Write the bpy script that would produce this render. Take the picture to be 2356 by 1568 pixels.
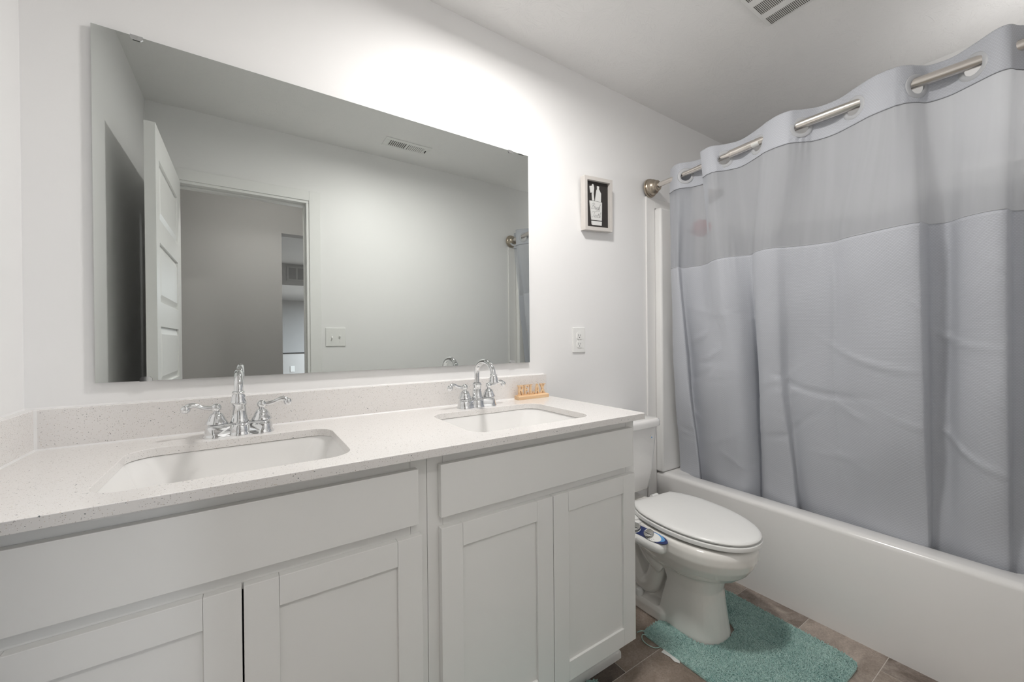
import bpy, bmesh, math, random
from mathutils import Vector, Matrix
PI = math.pi
for o in list(bpy.data.objects): bpy.data.objects.remove(o)
SC = bpy.context.scene
COL = SC.collection

# ------------------------------------------------------------------ camera
# room frame: x runs along the mirror wall (0 = left wall), y = 0 is the mirror wall, z = 0 the floor
def camera():
    yaw, pit, rol = math.radians(33.606), math.radians(-.208), math.radians(-.535)
    cy, sy, cp, sp = math.cos(yaw), math.sin(yaw), math.cos(pit), math.sin(pit)
    f = Vector((sy*cp, cy*cp, sp)); r = Vector((cy, -sy, 0)); u = r.cross(f)
    c, s = math.cos(rol), math.sin(rol)
    r2, u2 = c*r + s*u, -s*r + c*u
    cd = bpy.data.cameras.new('camera'); cam = bpy.data.objects.new('camera', cd); COL.objects.link(cam)
    m = Matrix((r2, u2, -f)).transposed().to_4x4(); m.translation = Vector((.4416, -1.42, 1.157))
    cam.matrix_world = m
    cd.sensor_width = 36; cd.lens = 914.4/2356*36; cd.clip_start = .01
    SC.camera = cam
camera()

# ------------------------------------------------------------------ light and exposure
W = bpy.data.worlds.new('world'); SC.world = W; W.use_nodes = True
W.node_tree.nodes['Background'].inputs[0].default_value = (.9, .95, 1, 1)
W.node_tree.nodes['Background'].inputs[1].default_value = .3
vs = SC.view_settings
vs.view_transform = 'Standard'; vs.look = 'None'; vs.gamma = 1; vs.use_curve_mapping = False
vs.exposure = 0.17
def lamp(name, loc, power, size, color, rot=(0, 0, 0), shape='DISK', sy=None, spread=180):
    d = bpy.data.lights.new(name, 'AREA'); d.energy = power; d.shape = shape; d.size = size
    if sy: d.size_y = sy
    d.color = color; d.spread = math.radians(spread)
    o = bpy.data.objects.new(name, d); o.location = loc; o.rotation_euler = rot; COL.objects.link(o); return o
LX, LY = 1.20, -.605
lamp('ceiling_lamp_light', (LX, LY, 2.356), 13.3, .17, (1, .975, .95))
def bulb(name, loc, power, r, color):
    d = bpy.data.lights.new(name, 'POINT'); d.energy = power; d.shadow_soft_size = r; d.color = color
    o = bpy.data.objects.new(name, d); o.location = loc; COL.objects.link(o)
bulb('shower_fill_bulb', (2.80, -1.30, 2.12), 1.5, .05, (1, .98, .96))  # added fill for ceiling and tub, placed outside view and mirror
lamp('hall_fill_light', (.58, -1.80, 2.40), 10.3, .24, (1, .97, .95), rot=(math.radians(28), 0, 0))  # added fill hidden by the door header, stands in for a flash near the camera
lamp('far_room_fill', (2.8, -6.75, 2.06), 170, .5, (.82, .9, 1))  # added to brighten the far room, has no fixture

# ------------------------------------------------------------------ materials
def new_mat(name):
    m = bpy.data.materials.new(name); m.use_nodes = True
    nt = m.node_tree; b = nt.nodes['Principled BSDF']; return m, nt, b
def N(nt, t, **kw):
    n = nt.nodes.new(t)
    for k, v in kw.items():
        if k.startswith('i_'):
            key = k[2:]
            key = int(key) if key.isdigit() else key.replace('_', ' ')
            n.inputs[key].default_value = v
        else: setattr(n, k, v)
    return n
def L(nt, a, ao, b, bi): nt.links.new(a.outputs[ao], b.inputs[bi])
def simple(name, col, rough=.5, metal=0, coat=0, spec=.5, noise=0, nscale=30, bump=0, bscale=200, emit=0):
    m, nt, b = new_mat(name)
    b.inputs['Base Color'].default_value = (*col, 1); b.inputs['Roughness'].default_value = rough
    b.inputs['Metallic'].default_value = metal; b.inputs['Coat Weight'].default_value = coat
    b.inputs['Coat Roughness'].default_value = .06; b.inputs['Specular IOR Level'].default_value = spec
    tc = N(nt, 'ShaderNodeTexCoord')
    if noise:
        n = N(nt, 'ShaderNodeTexNoise', i_Scale=nscale, i_Detail=4.0); L(nt, tc, 'Object', n, 'Vector')
        r = N(nt, 'ShaderNodeMapRange', i_1=.3, i_2=.7, i_3=1-noise, i_4=1+noise); L(nt, n, 'Fac', r, 0)
        v = N(nt, 'ShaderNodeVectorMath', operation='SCALE'); v.inputs[0].default_value = col; L(nt, r, 0, v, 'Scale')
        L(nt, v, 0, b, 'Base Color')
    if bump:
        n = N(nt, 'ShaderNodeTexNoise', i_Scale=bscale, i_Detail=3.0); L(nt, tc, 'Object', n, 'Vector')
        bp = N(nt, 'ShaderNodeBump', i_Strength=bump, i_Distance=.001); L(nt, n, 'Fac', bp, 'Height'); L(nt, bp, 0, b, 'Normal')
    if emit:
        b.inputs['Emission Color'].default_value = (1, .95, .88, 1); b.inputs['Emission Strength'].default_value = emit
    return m
M = {}
M['wall'] = simple('wall_paint', (.92, .915, .91), .48, noise=.006, nscale=3, bump=.05, bscale=350)
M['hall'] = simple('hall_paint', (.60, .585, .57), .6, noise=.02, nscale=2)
M['trim'] = simple('trim_paint', (.90, .90, .885), .32, noise=.005)
M['cabinet'] = simple('cabinet_paint', (.89, .885, .865), .38, noise=.006, nscale=8)
M['plastic'] = simple('white_plastic', (.90, .90, .88), .28, noise=.004)
M['porcelain'] = simple('porcelain', (.90, .89, .875), .12, coat=.5, noise=.01, nscale=6)
M['bisque'] = simple('bowl_porcelain', (.89, .87, .83), .12, coat=.5, noise=.012, nscale=5)
M['acrylic'] = simple('tub_acrylic', (.91, .90, .885), .2, coat=.35, noise=.006, nscale=4)
M['surround'] = simple('surround_acrylic', (.90, .895, .88), .38, noise=.006, nscale=4)
M['caulk'] = simple('caulk', (.85, .84, .83), .35, noise=.01)
M['chrome'] = simple('chrome', (.80, .81, .82), .06, metal=1, noise=.01, nscale=5)
M['knob'] = simple('brushed_knob', (.42, .42, .40), .28, metal=.8, noise=.03)
M['nickel'] = simple('brushed_nickel', (.47, .41, .335), .3, metal=1, noise=.03, nscale=60)
M['rodsteel'] = simple('satin_steel', (.72, .68, .64), .26, metal=1, noise=.02, nscale=60)
M['panel_grey'] = simple('panel_grey', (.42, .41, .40), .6, noise=.02)
M['dark'] = simple('dark_gap', (.02, .02, .018), .8, noise=.05)
M['slot'] = simple('vent_dark', (.12, .11, .10), .8, noise=.05)
M['black'] = simple('chalk_black', (.035, .03, .028), .7, noise=.1, nscale=50)
M['ink'] = simple('ink', (.12, .12, .12), .6, noise=.02)
M['navy'] = simple('navy_decal', (.02, .035, .14), .3, noise=.02)
M['blue'] = simple('sky_blue_decal', (.12, .35, .70), .3, noise=.02)
M['red'] = simple('red_mesh', (.75, .10, .08), .6, noise=.1, nscale=90, bump=.4, bscale=300)
M['redink'] = simple('red_ink', (.45, .03, .03), .5, noise=.02)
M['framewood'] = simple('cream_frame', (.70, .665, .63), .5, noise=.015, nscale=40)
M['paper'] = simple('white_paper', (.82, .82, .80), .6, noise=.01)
M['lampglass'] = simple('lamp_diffuser', (.9, .9, .88), .4, noise=.005, emit=6)

def mat_mirror():
    m, nt, b = new_mat('mirror_silver')
    b.inputs['Metallic'].default_value = 1; b.inputs['Roughness'].default_value = .0
    tc = N(nt, 'ShaderNodeTexCoord'); n = N(nt, 'ShaderNodeTexNoise', i_Scale=2.0)
    L(nt, tc, 'Object', n, 'Vector')
    r = N(nt, 'ShaderNodeValToRGB'); r.color_ramp.elements[0].color = (.665, .69, .672, 1); r.color_ramp.elements[1].color = (.685, .71, .692, 1)
    L(nt, n, 'Fac', r, 0); L(nt, r, 0, b, 'Base Color'); return m
M['mirror'] = mat_mirror()
M['glassedge'] = simple('mirror_edge', (.22, .25, .24), .15, noise=.02)

def mat_ceiling():
    m, nt, b = new_mat('stomped_ceiling')
    b.inputs['Base Color'].default_value = (.94, .933, .922, 1); b.inputs['Roughness'].default_value = .75
    tc = N(nt, 'ShaderNodeTexCoord')
    nz = N(nt, 'ShaderNodeTexNoise', i_Scale=6.0); L(nt, tc, 'Object', nz, 'Vector')
    mx = N(nt, 'ShaderNodeVectorMath', operation='MULTIPLY_ADD'); mx.inputs[1].default_value = (.12, .12, .12)
    L(nt, nz, 'Color', mx, 0); L(nt, tc, 'Object', mx, 2)
    hs = []
    for sc, off in ((5.2, 0), (6.3, 3.7)):
        ad = N(nt, 'ShaderNodeVectorMath', operation='ADD'); ad.inputs[1].default_value = (off, off*.7, 0); L(nt, mx, 0, ad, 0)
        vo = N(nt, 'ShaderNodeTexVoronoi', voronoi_dimensions='2D', i_Scale=sc); L(nt, ad, 0, vo, 'Vector')
        su = N(nt, 'ShaderNodeVectorMath', operation='SUBTRACT'); L(nt, ad, 0, su, 0); L(nt, vo, 'Position', su, 1)
        sp = N(nt, 'ShaderNodeSeparateXYZ'); L(nt, su, 0, sp, 0)
        at = N(nt, 'ShaderNodeMath', operation='ARCTAN2'); L(nt, sp, 0, at, 0); L(nt, sp, 1, at, 1)
        am = N(nt, 'ShaderNodeMath', operation='MULTIPLY', i_1=7.0); L(nt, at, 0, am, 0)
        ln = N(nt, 'ShaderNodeVectorMath', operation='LENGTH'); L(nt, su, 0, ln, 0)
        lm = N(nt, 'ShaderNodeMath', operation='MULTIPLY', i_1=26.0); L(nt, ln, 'Value', lm, 0)
        cb = N(nt, 'ShaderNodeCombineXYZ'); L(nt, am, 0, cb, 0); L(nt, lm, 0, cb, 1)
        n2 = N(nt, 'ShaderNodeTexNoise', i_Scale=1.0, i_Detail=3.0, i_Distortion=.6); L(nt, cb, 0, n2, 'Vector')
        # thin raised strands where the noise crosses its middle
        s1 = N(nt, 'ShaderNodeMath', operation='SUBTRACT', i_1=.5); L(nt, n2, 'Fac', s1, 0)
        s2 = N(nt, 'ShaderNodeMath', operation='ABSOLUTE'); L(nt, s1, 0, s2, 0)
        s3 = N(nt, 'ShaderNodeMapRange', i_1=0.0, i_2=.022, i_3=1.0, i_4=0.0); L(nt, s2, 0, s3, 0)
        pr = N(nt, 'ShaderNodeTexNoise', i_Scale=22.0); L(nt, ad, 0, pr, 'Vector')
        p2 = N(nt, 'ShaderNodeMapRange', i_1=.42, i_2=.56, i_3=0.0, i_4=1.0); L(nt, pr, 'Fac', p2, 0)
        s4 = N(nt, 'ShaderNodeMath', operation='MULTIPLY'); L(nt, s3, 0, s4, 0); L(nt, p2, 0, s4, 1); hs.append(s4)
    h = N(nt, 'ShaderNodeMath', operation='MAXIMUM'); L(nt, hs[0], 0, h, 0); L(nt, hs[1], 0, h, 1)
    bp = N(nt, 'ShaderNodeBump', i_Strength=.42, i_Distance=.0012); L(nt, h, 0, bp, 'Height'); L(nt, bp, 0, b, 'Normal')
    return m
M['ceiling'] = mat_ceiling()

def mat_quartz():
    m, nt, b = new_mat('speckled_quartz')
    b.inputs['Roughness'].default_value = .16; b.inputs['Coat Weight'].default_value = .2
    tc = N(nt, 'ShaderNodeTexCoord')
    base = (.845, .82, .80)
    prev = None
    for sc, thr, rad, col in ((520, .88, .34, (.50, .46, .43)), (300, .93, .25, (.22, .22, .22)), (380, .92, .26, (.62, .53, .43)), (170, .965, .21, (.16, .18, .18)), (640, .88, .36, (.93, .92, .92))):
        wr = N(nt, 'ShaderNodeTexNoise', i_Scale=sc*1.4); L(nt, tc, 'Object', wr, 'Vector')
        ma = N(nt, 'ShaderNodeVectorMath', operation='MULTIPLY_ADD'); ma.inputs[1].default_value = (1.1/sc, .7/sc, .5/sc); L(nt, wr, 'Color', ma, 0); L(nt, tc, 'Object', ma, 2)
        vo = N(nt, 'ShaderNodeTexVoronoi', i_Scale=float(sc)); L(nt, ma, 0, vo, 'Vector')
        se = N(nt, 'ShaderNodeSeparateColor'); L(nt, vo, 'Color', se, 0)
        g = N(nt, 'ShaderNodeMath', operation='GREATER_THAN', i_1=thr); L(nt, se, 0, g, 0)
        d = N(nt, 'ShaderNodeMath', operation='LESS_THAN', i_1=rad); L(nt, vo, 'Distance', d, 0)
        f = N(nt, 'ShaderNodeMath', operation='MULTIPLY'); L(nt, g, 0, f, 0); L(nt, d, 0, f, 1)
        mx = N(nt, 'ShaderNodeMix', data_type='RGBA'); L(nt, f, 0, mx, 0)
        if prev: L(nt, prev, 2, mx, 6)
        else: mx.inputs[6].default_value = (*base, 1)
        mx.inputs[7].default_value = (*col, 1); prev = mx
    L(nt, prev, 2, b, 'Base Color'); return m
M['quartz'] = mat_quartz()

def mat_tile(name, c1, c2, seed):
    m, nt, b = new_mat(name); b.inputs['Roughness'].default_value = .42
    tc = N(nt, 'ShaderNodeTexCoord'); mp = N(nt, 'ShaderNodeMapping'); mp.inputs['Location'].default_value = (seed*3.1, seed*1.7, seed)
    L(nt, tc, 'Object', mp, 0)
    n = N(nt, 'ShaderNodeTexNoise', i_Scale=9.0, i_Detail=8.0, i_Roughness=.7, i_Distortion=.6); L(nt, mp, 0, n, 'Vector')
    r = N(nt, 'ShaderNodeValToRGB'); r.color_ramp.elements[0].position = .35; r.color_ramp.elements[1].position = .68
    r.color_ramp.elements[0].color = (*c1, 1); r.color_ramp.elements[1].color = (*c2, 1); L(nt, n, 'Fac', r, 0)
    n2 = N(nt, 'ShaderNodeTexNoise', i_Scale=140.0, i_Detail=5.0, i_Roughness=.8); L(nt, mp, 0, n2, 'Vector')
    r2 = N(nt, 'ShaderNodeMapRange', i_1=.3, i_2=.7, i_3=.72, i_4=1.22); L(nt, n2, 'Fac', r2, 0)
    v = N(nt, 'ShaderNodeVectorMath', operation='SCALE'); L(nt, r, 0, v, 0); L(nt, r2, 0, v, 'Scale'); L(nt, v, 0, b, 'Base Color')
    bp = N(nt, 'ShaderNodeBump', i_Strength=.15, i_Distance=.001); L(nt, n2, 'Fac', bp, 'Height'); L(nt, bp, 0, b, 'Normal')
    return m
TILES = [mat_tile('stone_tile_brown', (.22, .17, .135), (.40, .33, .28), 1), mat_tile('stone_tile_light', (.30, .245, .205), (.55, .47, .41), 2),
         mat_tile('stone_tile_dark', (.05, .037, .03), (.20, .155, .13), 3), mat_tile('stone_tile_mottled', (.15, .115, .095), (.48, .41, .36), 4)]
M['grout'] = simple('grout', (.62, .57, .52), .8, noise=.05, nscale=60)

def mat_cloth(name, col, waffle=True, sheer=False):
    m, nt, b = new_mat(name)
    b.inputs['Base Color'].default_value = (*col, 1); b.inputs['Roughness'].default_value = .58
    b.inputs['Sheen Weight'].default_value = .25
    uv = N(nt, 'ShaderNodeUVMap'); out = nt.nodes['Material Output']
    sp = N(nt, 'ShaderNodeSeparateXYZ'); L(nt, uv, 0, sp, 0)
    if waffle:
        # small woven dashes, staggered row by row
        rw = N(nt, 'ShaderNodeMath', operation='MULTIPLY', i_1=200.0); L(nt, sp, 1, rw, 0)
        fl = N(nt, 'ShaderNodeMath', operation='FLOOR'); L(nt, rw, 0, fl, 0)
        hf = N(nt, 'ShaderNodeMath', operation='MULTIPLY', i_1=.5); L(nt, fl, 0, hf, 0)
        cu = N(nt, 'ShaderNodeMath', operation='MULTIPLY', i_1=105.0); L(nt, sp, 0, cu, 0)
        ca = N(nt, 'ShaderNodeMath', operation='ADD'); L(nt, cu, 0, ca, 0); L(nt, hf, 0, ca, 1)
        a1 = N(nt, 'ShaderNodeMath', operation='PINGPONG', i_1=.5); L(nt, ca, 0, a1, 0)
        a2 = N(nt, 'ShaderNodeMath', operation='PINGPONG', i_1=.5); L(nt, rw, 0, a2, 0)
        ml = N(nt, 'ShaderNodeMath', operation='MULTIPLY'); L(nt, a1, 0, ml, 0); L(nt, a2, 0, ml, 1)
        hh = N(nt, 'ShaderNodeMapRange', i_1=.02, i_2=.12, i_3=0.0, i_4=1.0); L(nt, ml, 0, hh, 0)
        bp = N(nt, 'ShaderNodeBump', i_Strength=.32, i_Distance=.0010); L(nt, hh, 0, bp, 'Height'); L(nt, bp, 0, b, 'Normal')
        cr = N(nt, 'ShaderNodeMapRange', i_1=0.0, i_2=1.0, i_3=.92, i_4=1.03); L(nt, hh, 0, cr, 0)
        v = N(nt, 'ShaderNodeVectorMath', operation='SCALE'); v.inputs[0].default_value = col; L(nt, cr, 0, v, 'Scale'); L(nt, v, 0, b, 'Base Color')
    tl = N(nt, 'ShaderNodeBsdfTranslucent'); tl.inputs[0].default_value = (*[c*1.05 for c in col], 1)
    mx = N(nt, 'ShaderNodeMixShader'); mx.inputs[0].default_value = .12 if not sheer else .35
    L(nt, b, 0, mx, 1); L(nt, tl, 0, mx, 2)
    if sheer:
        tr = N(nt, 'ShaderNodeBsdfTransparent'); tr.inputs[0].default_value = (.90, .91, .93, 1)
        m2 = N(nt, 'ShaderNodeMixShader'); m2.inputs[0].default_value = .33
        # woven threads show a little
        w = N(nt, 'ShaderNodeTexNoise', i_Scale=1.0); mp = N(nt, 'ShaderNodeMapping'); mp.inputs['Scale'].default_value = (22, 1.5, 1)
        L(nt, uv, 0, mp, 0); L(nt, mp, 0, w, 'Vector')
        mr = N(nt, 'ShaderNodeMapRange', i_1=.3, i_2=.7, i_3=.30, i_4=.37); L(nt, w, 'Fac', mr, 0); L(nt, mr, 0, m2, 0)
        L(nt, mx, 0, m2, 1); L(nt, tr, 0, m2, 2); L(nt, m2, 0, out, 0)
    else: L(nt, mx, 0, out, 0)
    return m
M['cloth'] = mat_cloth('waffle_cloth', (.61, .63, .68))
M['sheer'] = mat_cloth('sheer_cloth', (.645, .665, .705), waffle=False, sheer=True)
M['ring'] = simple('grey_ring_plastic', (.50, .51, .53), .35, noise=.01)

def mat_wood():
    m, nt, b = new_mat('pale_pine'); b.inputs['Roughness'].default_value = .5
    tc = N(nt, 'ShaderNodeTexCoord'); mp = N(nt, 'ShaderNodeMapping'); mp.inputs['Scale'].default_value = (6, 60, 160)
    L(nt, tc, 'Object', mp, 0); n = N(nt, 'ShaderNodeTexNoise', i_Scale=1.0, i_Detail=3.0, i_Distortion=1.0); L(nt, mp, 0, n, 'Vector')
    r = N(nt, 'ShaderNodeValToRGB'); r.color_ramp.elements[0].position = .3; r.color_ramp.elements[1].position = .7
    r.color_ramp.elements[0].color = (.76, .47, .25, 1); r.color_ramp.elements[1].color = (.90, .68, .44, 1)
    L(nt, n, 'Fac', r, 0); L(nt, r, 0, b, 'Base Color'); return m
M['wood'] = mat_wood()

def mat_rug():
    m, nt, b = new_mat('teal_yarn'); b.inputs['Roughness'].default_value = .9; b.inputs['Sheen Weight'].default_value = .3
    tc = N(nt, 'ShaderNodeTexCoord'); n = N(nt, 'ShaderNodeTexNoise', i_Scale=90.0, i_Detail=3.0); L(nt, tc, 'Object', n, 'Vector')
    n2 = N(nt, 'ShaderNodeTexNoise', i_Scale=9.0); L(nt, tc, 'Object', n2, 'Vector')
    ad = N(nt, 'ShaderNodeMath', operation='MULTIPLY_ADD', i_1=.5); L(nt, n2, 'Fac', ad, 0); L(nt, n, 'Fac', ad, 2)
    r = N(nt, 'ShaderNodeValToRGB'); r.color_ramp.elements[0].position = .5; r.color_ramp.elements[1].position = 1.0
    r.color_ramp.elements[0].color = (.27, .48, .45, 1); r.color_ramp.elements[1].color = (.58, .80, .74, 1)
    L(nt, ad, 0, r, 0); L(nt, r, 0, b, 'Base Color'); return m
M['rug'] = mat_rug()

# ------------------------------------------------------------------ mesh helpers
def box(bm, x0, x1, y0, y1, z0, z1, mi=0):
    v = [bm.verts.new((x, y, z)) for z in (z0, z1) for y in (y0, y1) for x in (x0, x1)]
    for q in ((0, 2, 3, 1), (4, 5, 7, 6), (0, 1, 5, 4), (2, 6, 7, 3), (0, 4, 6, 2), (1, 3, 7, 5)):
        f = bm.faces.new([v[i] for i in q]); f.material_index = mi
    return v
def loft(bm, rings, cap0=True, cap1=True, closed=True):
    vs_ = [[bm.verts.new(p) for p in r] for r in rings]; n = len(rings[0])
    for a, b in zip(vs_, vs_[1:]):
        for i in range(n if closed else n-1):
            j = (i+1) % n; bm.faces.new((a[i], a[j], b[j], b[i]))
    if cap0: bm.faces.new(vs_[0][::-1])
    if cap1: bm.faces.new(vs_[-1])
    return vs_
def lathe(bm, prof, c=(0, 0, 0), ax='z', n=32, cap=True):
    rings = []
    for r, h in prof:
        ring = []
        for i in range(n):
            a = 2*PI*i/n; p = (r*math.cos(a), r*math.sin(a), h)
            if ax == 'y': p = (p[0], -p[2], p[1])      # axis points to -y
            if ax == 'x': p = (p[2], p[0], p[1])
            ring.append((c[0]+p[0], c[1]+p[1], c[2]+p[2]))
        rings.append(ring)
    loft(bm, rings, cap, cap)
def tube(bm, pts, rad, n=14, flat=1.0, cap=True):
    pts = [Vector(p) for p in pts]; rings = []; up = None
    for i, p in enumerate(pts):
        t = (pts[min(i+1, len(pts)-1)] - pts[max(i-1, 0)]).normalized()
        if up is None:
            up = Vector((0, 0, 1)) if abs(t.z) < .9 else Vector((1, 0, 0))
        s = t.cross(up).normalized(); up = s.cross(t).normalized()
        r = rad[i] if isinstance(rad, (list, tuple)) else rad
        rings.append([tuple(p + s*r*math.cos(2*PI*k/n) + up*r*flat*math.sin(2*PI*k/n)) for k in range(n)])
    loft(bm, rings, cap, cap)
def smooth_path(pts, k=8):
    out = []; P = [Vector(p) for p in pts]; n = len(P)
    for i in range(n-1):
        a, b, c, d = P[max(i-1, 0)], P[i], P[i+1], P[min(i+2, n-1)]
        for j in range(k):
            t = j/k; out.append(.5*((2*b)+(-a+c)*t+(2*a-5*b+4*c-d)*t*t+(-a+3*b-3*c+d)*t*t*t))
    out.append(P[-1]); return out
def rrect(cx, cy, hx, hy, r, z, n=6):
    pts = []
    for (sx, sy, a0) in ((1, 1, 0), (-1, 1, 90), (-1, -1, 180), (1, -1, 270)):
        for k in range(n+1):
            a = math.radians(a0 + 90*k/n); pts.append((cx+sx*(hx-r)+r*math.cos(a), cy+sy*(hy-r)+r*math.sin(a), z))
    return pts
def obj(name, bm, mat, parent=None, bevel=0, seg=2, smooth=False, ang=35, kind=None, label=None):
    bmesh.ops.recalc_face_normals(bm, faces=bm.faces[:])
    me = bpy.data.meshes.new(name); bm.to_mesh(me); bm.free()
    mats = mat if isinstance(mat, (list, tuple)) else [mat]
    for m in mats: me.materials.append(M[m] if isinstance(m, str) else m)
    o = bpy.data.objects.new(name, me); COL.objects.link(o)
    if parent is not None:
        o.parent = parent
        if parent.type == 'EMPTY' or True: o.matrix_parent_inverse = Matrix.Translation(parent_loc(parent)).inverted()
    if bevel:
        b = o.modifiers.new('bevel', 'BEVEL'); b.width = bevel; b.segments = seg; b.limit_method = 'ANGLE'; b.angle_limit = math.radians(40); b.harden_normals = False
    if smooth:
        for p in me.polygons: p.use_smooth = True
        try: me.set_sharp_from_angle(angle=math.radians(ang))
        except Exception: pass
    if kind: o['kind'] = kind
    if label: o['label'] = label
    return o
def parent_loc(p):
    v = Vector((0, 0, 0)); q = p
    while q is not None: v += q.location; q = q.parent
    return v if p.type == 'EMPTY' else Vector((0, 0, 0)) if p.parent is None else parent_loc(p.parent)*0 + Vector((0, 0, 0))
def tag(o, label, cat, group=None):
    o['label'] = label; o['category'] = cat
    if group: o['group'] = group
    return o
def thing(name, label, cat, loc=(0, 0, 0), group=None):
    o = bpy.data.objects.new(name, None); o.location = loc; o.empty_display_size = .05; COL.objects.link(o)
    return tag(o, label, cat, group)
# parts are always modelled in room coordinates; a parent Empty at loc is cancelled with matrix_parent_inverse
def struct(name, bm, mat, **kw): return obj(name, bm, mat, kind='structure', **kw)
def nb(): return bmesh.new()
def bx(*a):
    bm = nb(); box(bm, *a); return bm

XR, YW, ZC = 3.12, -1.415, 2.44      # right wall, door wall, ceiling
# ------------------------------------------------------------------ the room shell
bm = nb(); box(bm, -.02, XR+.1, 0, .10, 0, 2.6); struct('wall_back', bm, 'wall')
bm = nb(); box(bm, -.10, 0, YW-.115, .10, 0, 2.6); struct('wall_left', bm, 'wall')
bm = nb(); box(bm, XR, XR+.10, YW-.10, 0, 0, 2.6); struct('wall_right', bm, 'wall')
bm = nb()                                               # door wall with its opening
box(bm, 0, .095, YW-.115, YW, 0, 2.6); box(bm, .775, XR+.1, YW-.115, YW, 0, 2.6); box(bm, .095, .775, YW-.115, YW, 2.045, 2.6)
struct('wall_front', bm, 'wall')
bm = nb(); box(bm, -.1, XR+.1, YW-.115, .1, ZC, ZC+.1); struct('ceiling', bm, 'ceiling')
# floor: grout bed with tiles of mixed sizes on a .244 m grid
def make_floor():
    bm = nb(); box(bm, -3, 6.0, -9.6, .1, -.06, -.001, 0)
    random.seed(4); u = .2441; x0 = 1.523-7*u; used = set(); tiles = []
    def put(i, j, w, h, m): tiles.append((i, j, w, h, m)); used.update((i+a, j+b) for a in range(w) for b in range(h))
    # i counts from x0, so i=10 starts at 2.255; j counts from y = 0 towards the door
    for t in ((10, 2, 1, 1, 3), (9, 1, 2, 1, 1), (9, 3, 2, 1, 1), (10, 4, 1, 1, 3), (8, 4, 2, 2, 1), (6, 1, 1, 1, 2), (7, 1, 2, 1, 0), (6, 2, 2, 2, 0), (8, 2, 2, 1, 0), (8, 3, 1, 1, 1)): put(*t)
    for j in range(0, 13):
        for i in range(0, 14):
            if (i, j) in used: continue
            for (w, h) in random.choice([((2, 2), (2, 1), (1, 1)), ((2, 1), (1, 1)), ((1, 2), (1, 1)), ((1, 1),)]):
                if all((i+a, j+b) not in used and i+a < 14 for a in range(w) for b in range(h)):
                    put(i, j, w, h, random.choice([0, 0, 1, 1, 2, 3])); break
    g = .0016
    for i, j, w, h, m in tiles:
        if j*u > 2.9: continue
        box(bm, max(x0+i*u+g, -.0), min(x0+(i+w)*u-g, XR), -(j+h)*u+g, min(-j*u-g, -.0), -.03, 0, m+1)
    struct('floor', bm, ['grout']+TILES)
make_floor()
# door casing (trim), jamb with stop
def casing():
    bm = nb()
    y1 = YW+.012
    box(bm, .045, .108, YW, y1, 0, 2.107); box(bm, .772, .836, YW, y1, 0, 2.107)
    box(bm, .108, .772, YW, y1, 2.045, 2.107)
    # jamb boards and door stop, set in the opening
    box(bm, .095, .112, YW-.115, YW+.004, 0, 2.03); box(bm, .756, .775, YW-.115, YW+.004, 0, 2.03); box(bm, .095, .775, YW-.115, YW+.004, 2.03, 2.047)
    box(bm, .745, .756, YW-.075, YW-.04, 0, 2.02); box(bm, .112, .756, YW-.075, YW-.04, 2.02, 2.03)
    # hall side casing
    box(bm, .03, .095, YW-.127, YW-.115, 0, 2.107); box(bm, .775, .84, YW-.127, YW-.115, 0, 2.107); box(bm, .095, .775, YW-.127, YW-.115, 2.045, 2.107)
    struct('trim_1', bm, 'trim', bevel=.002)
casing()
# open door leaf: a stack of raised panels on both faces
def door_leaf():
    x0, x1, ya, yb, h = .110, .144, -1.392, -.694, 2.03
    bm = nb()
    pans = [(.12, .38), (.46, .72), (.80, .98), (1.0, 1.225), (1.325, 1.575), (1.665, 1.91)]
    pans = [(.12, .52), (.60, .90), (.985, 1.225), (1.325, 1.57), (1.665, 1.908)]
    m0, m1 = ya+.115, yb-.075
    core0, core1 = x0+.010, x1-.010
    box(bm, core0, core1, ya, yb, .01, h)
    for (a, b) in ((x0, core0), (core1, x1)):
        box(bm, a, b, ya, m0, .01, h); box(bm, a, b, m1, yb, .01, h)
        z = .01
        for p0, p1 in pans: box(bm, a, b, m0, m1, z, p0); z = p1
        box(bm, a, b, m0, m1, z, h)
        for p0, p1 in pans:
            side = 1 if a > x0+.01 else -1; fx = (b if side > 0 else a)
            bx0 = core1 if side > 0 else core0
            r = .032
            o = [(bx0, m0+.004, p0+.004), (bx0, m1-.004, p0+.004), (bx0, m1-.004, p1-.004), (bx0, m0+.004, p1-.004)]
            i = [(fx-side*.001, m0+r, p0+r), (fx-side*.001, m1-r, p0+r), (fx-side*.001, m1-r, p1-r), (fx-side*.001, m0+r, p1-r)]
            loft(bm, [o, i])
    d = struct('door_1', bm, 'trim')
    bm = nb()
    for s, xx in ((1, x1), (-1, x0)):
        if s < 0: continue
        lathe(bm, [(.03, 0), (.032, .004), (.02, .008), (.011, .012), (.011, .03), (.024, .038), (.028, .05), (.022, .062), (.0, .064)], (xx, -.755, .92), 'x', 24, cap=False)
    obj('door_handle', bm, 'nickel', d, smooth=True)
door_leaf()
# baseboards
bm = nb(); box(bm, 1.57, 2.27, -.013, 0, 0, .085); struct('baseboard_back', bm, 'trim', bevel=.003)
bm = nb(); box(bm, .836, 2.34, YW, YW+.013, 0, .085); struct('baseboard_front', bm, 'trim', bevel=.003)
bm = nb(); box(bm, 0, .013, YW+.013, -.56, 0, .085); struct('baseboard_left', bm, 'trim', bevel=.003)

def wall_plate(t, x0, x1, z0, z1, yf, sgn):
    bm = nb(); ys = sorted((yf, yf+sgn*.006)); box(bm, x0, x1, ys[0], ys[1], z0, z1)
    return obj('plate', bm, 'plastic', t, bevel=.0025, seg=3)
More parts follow.
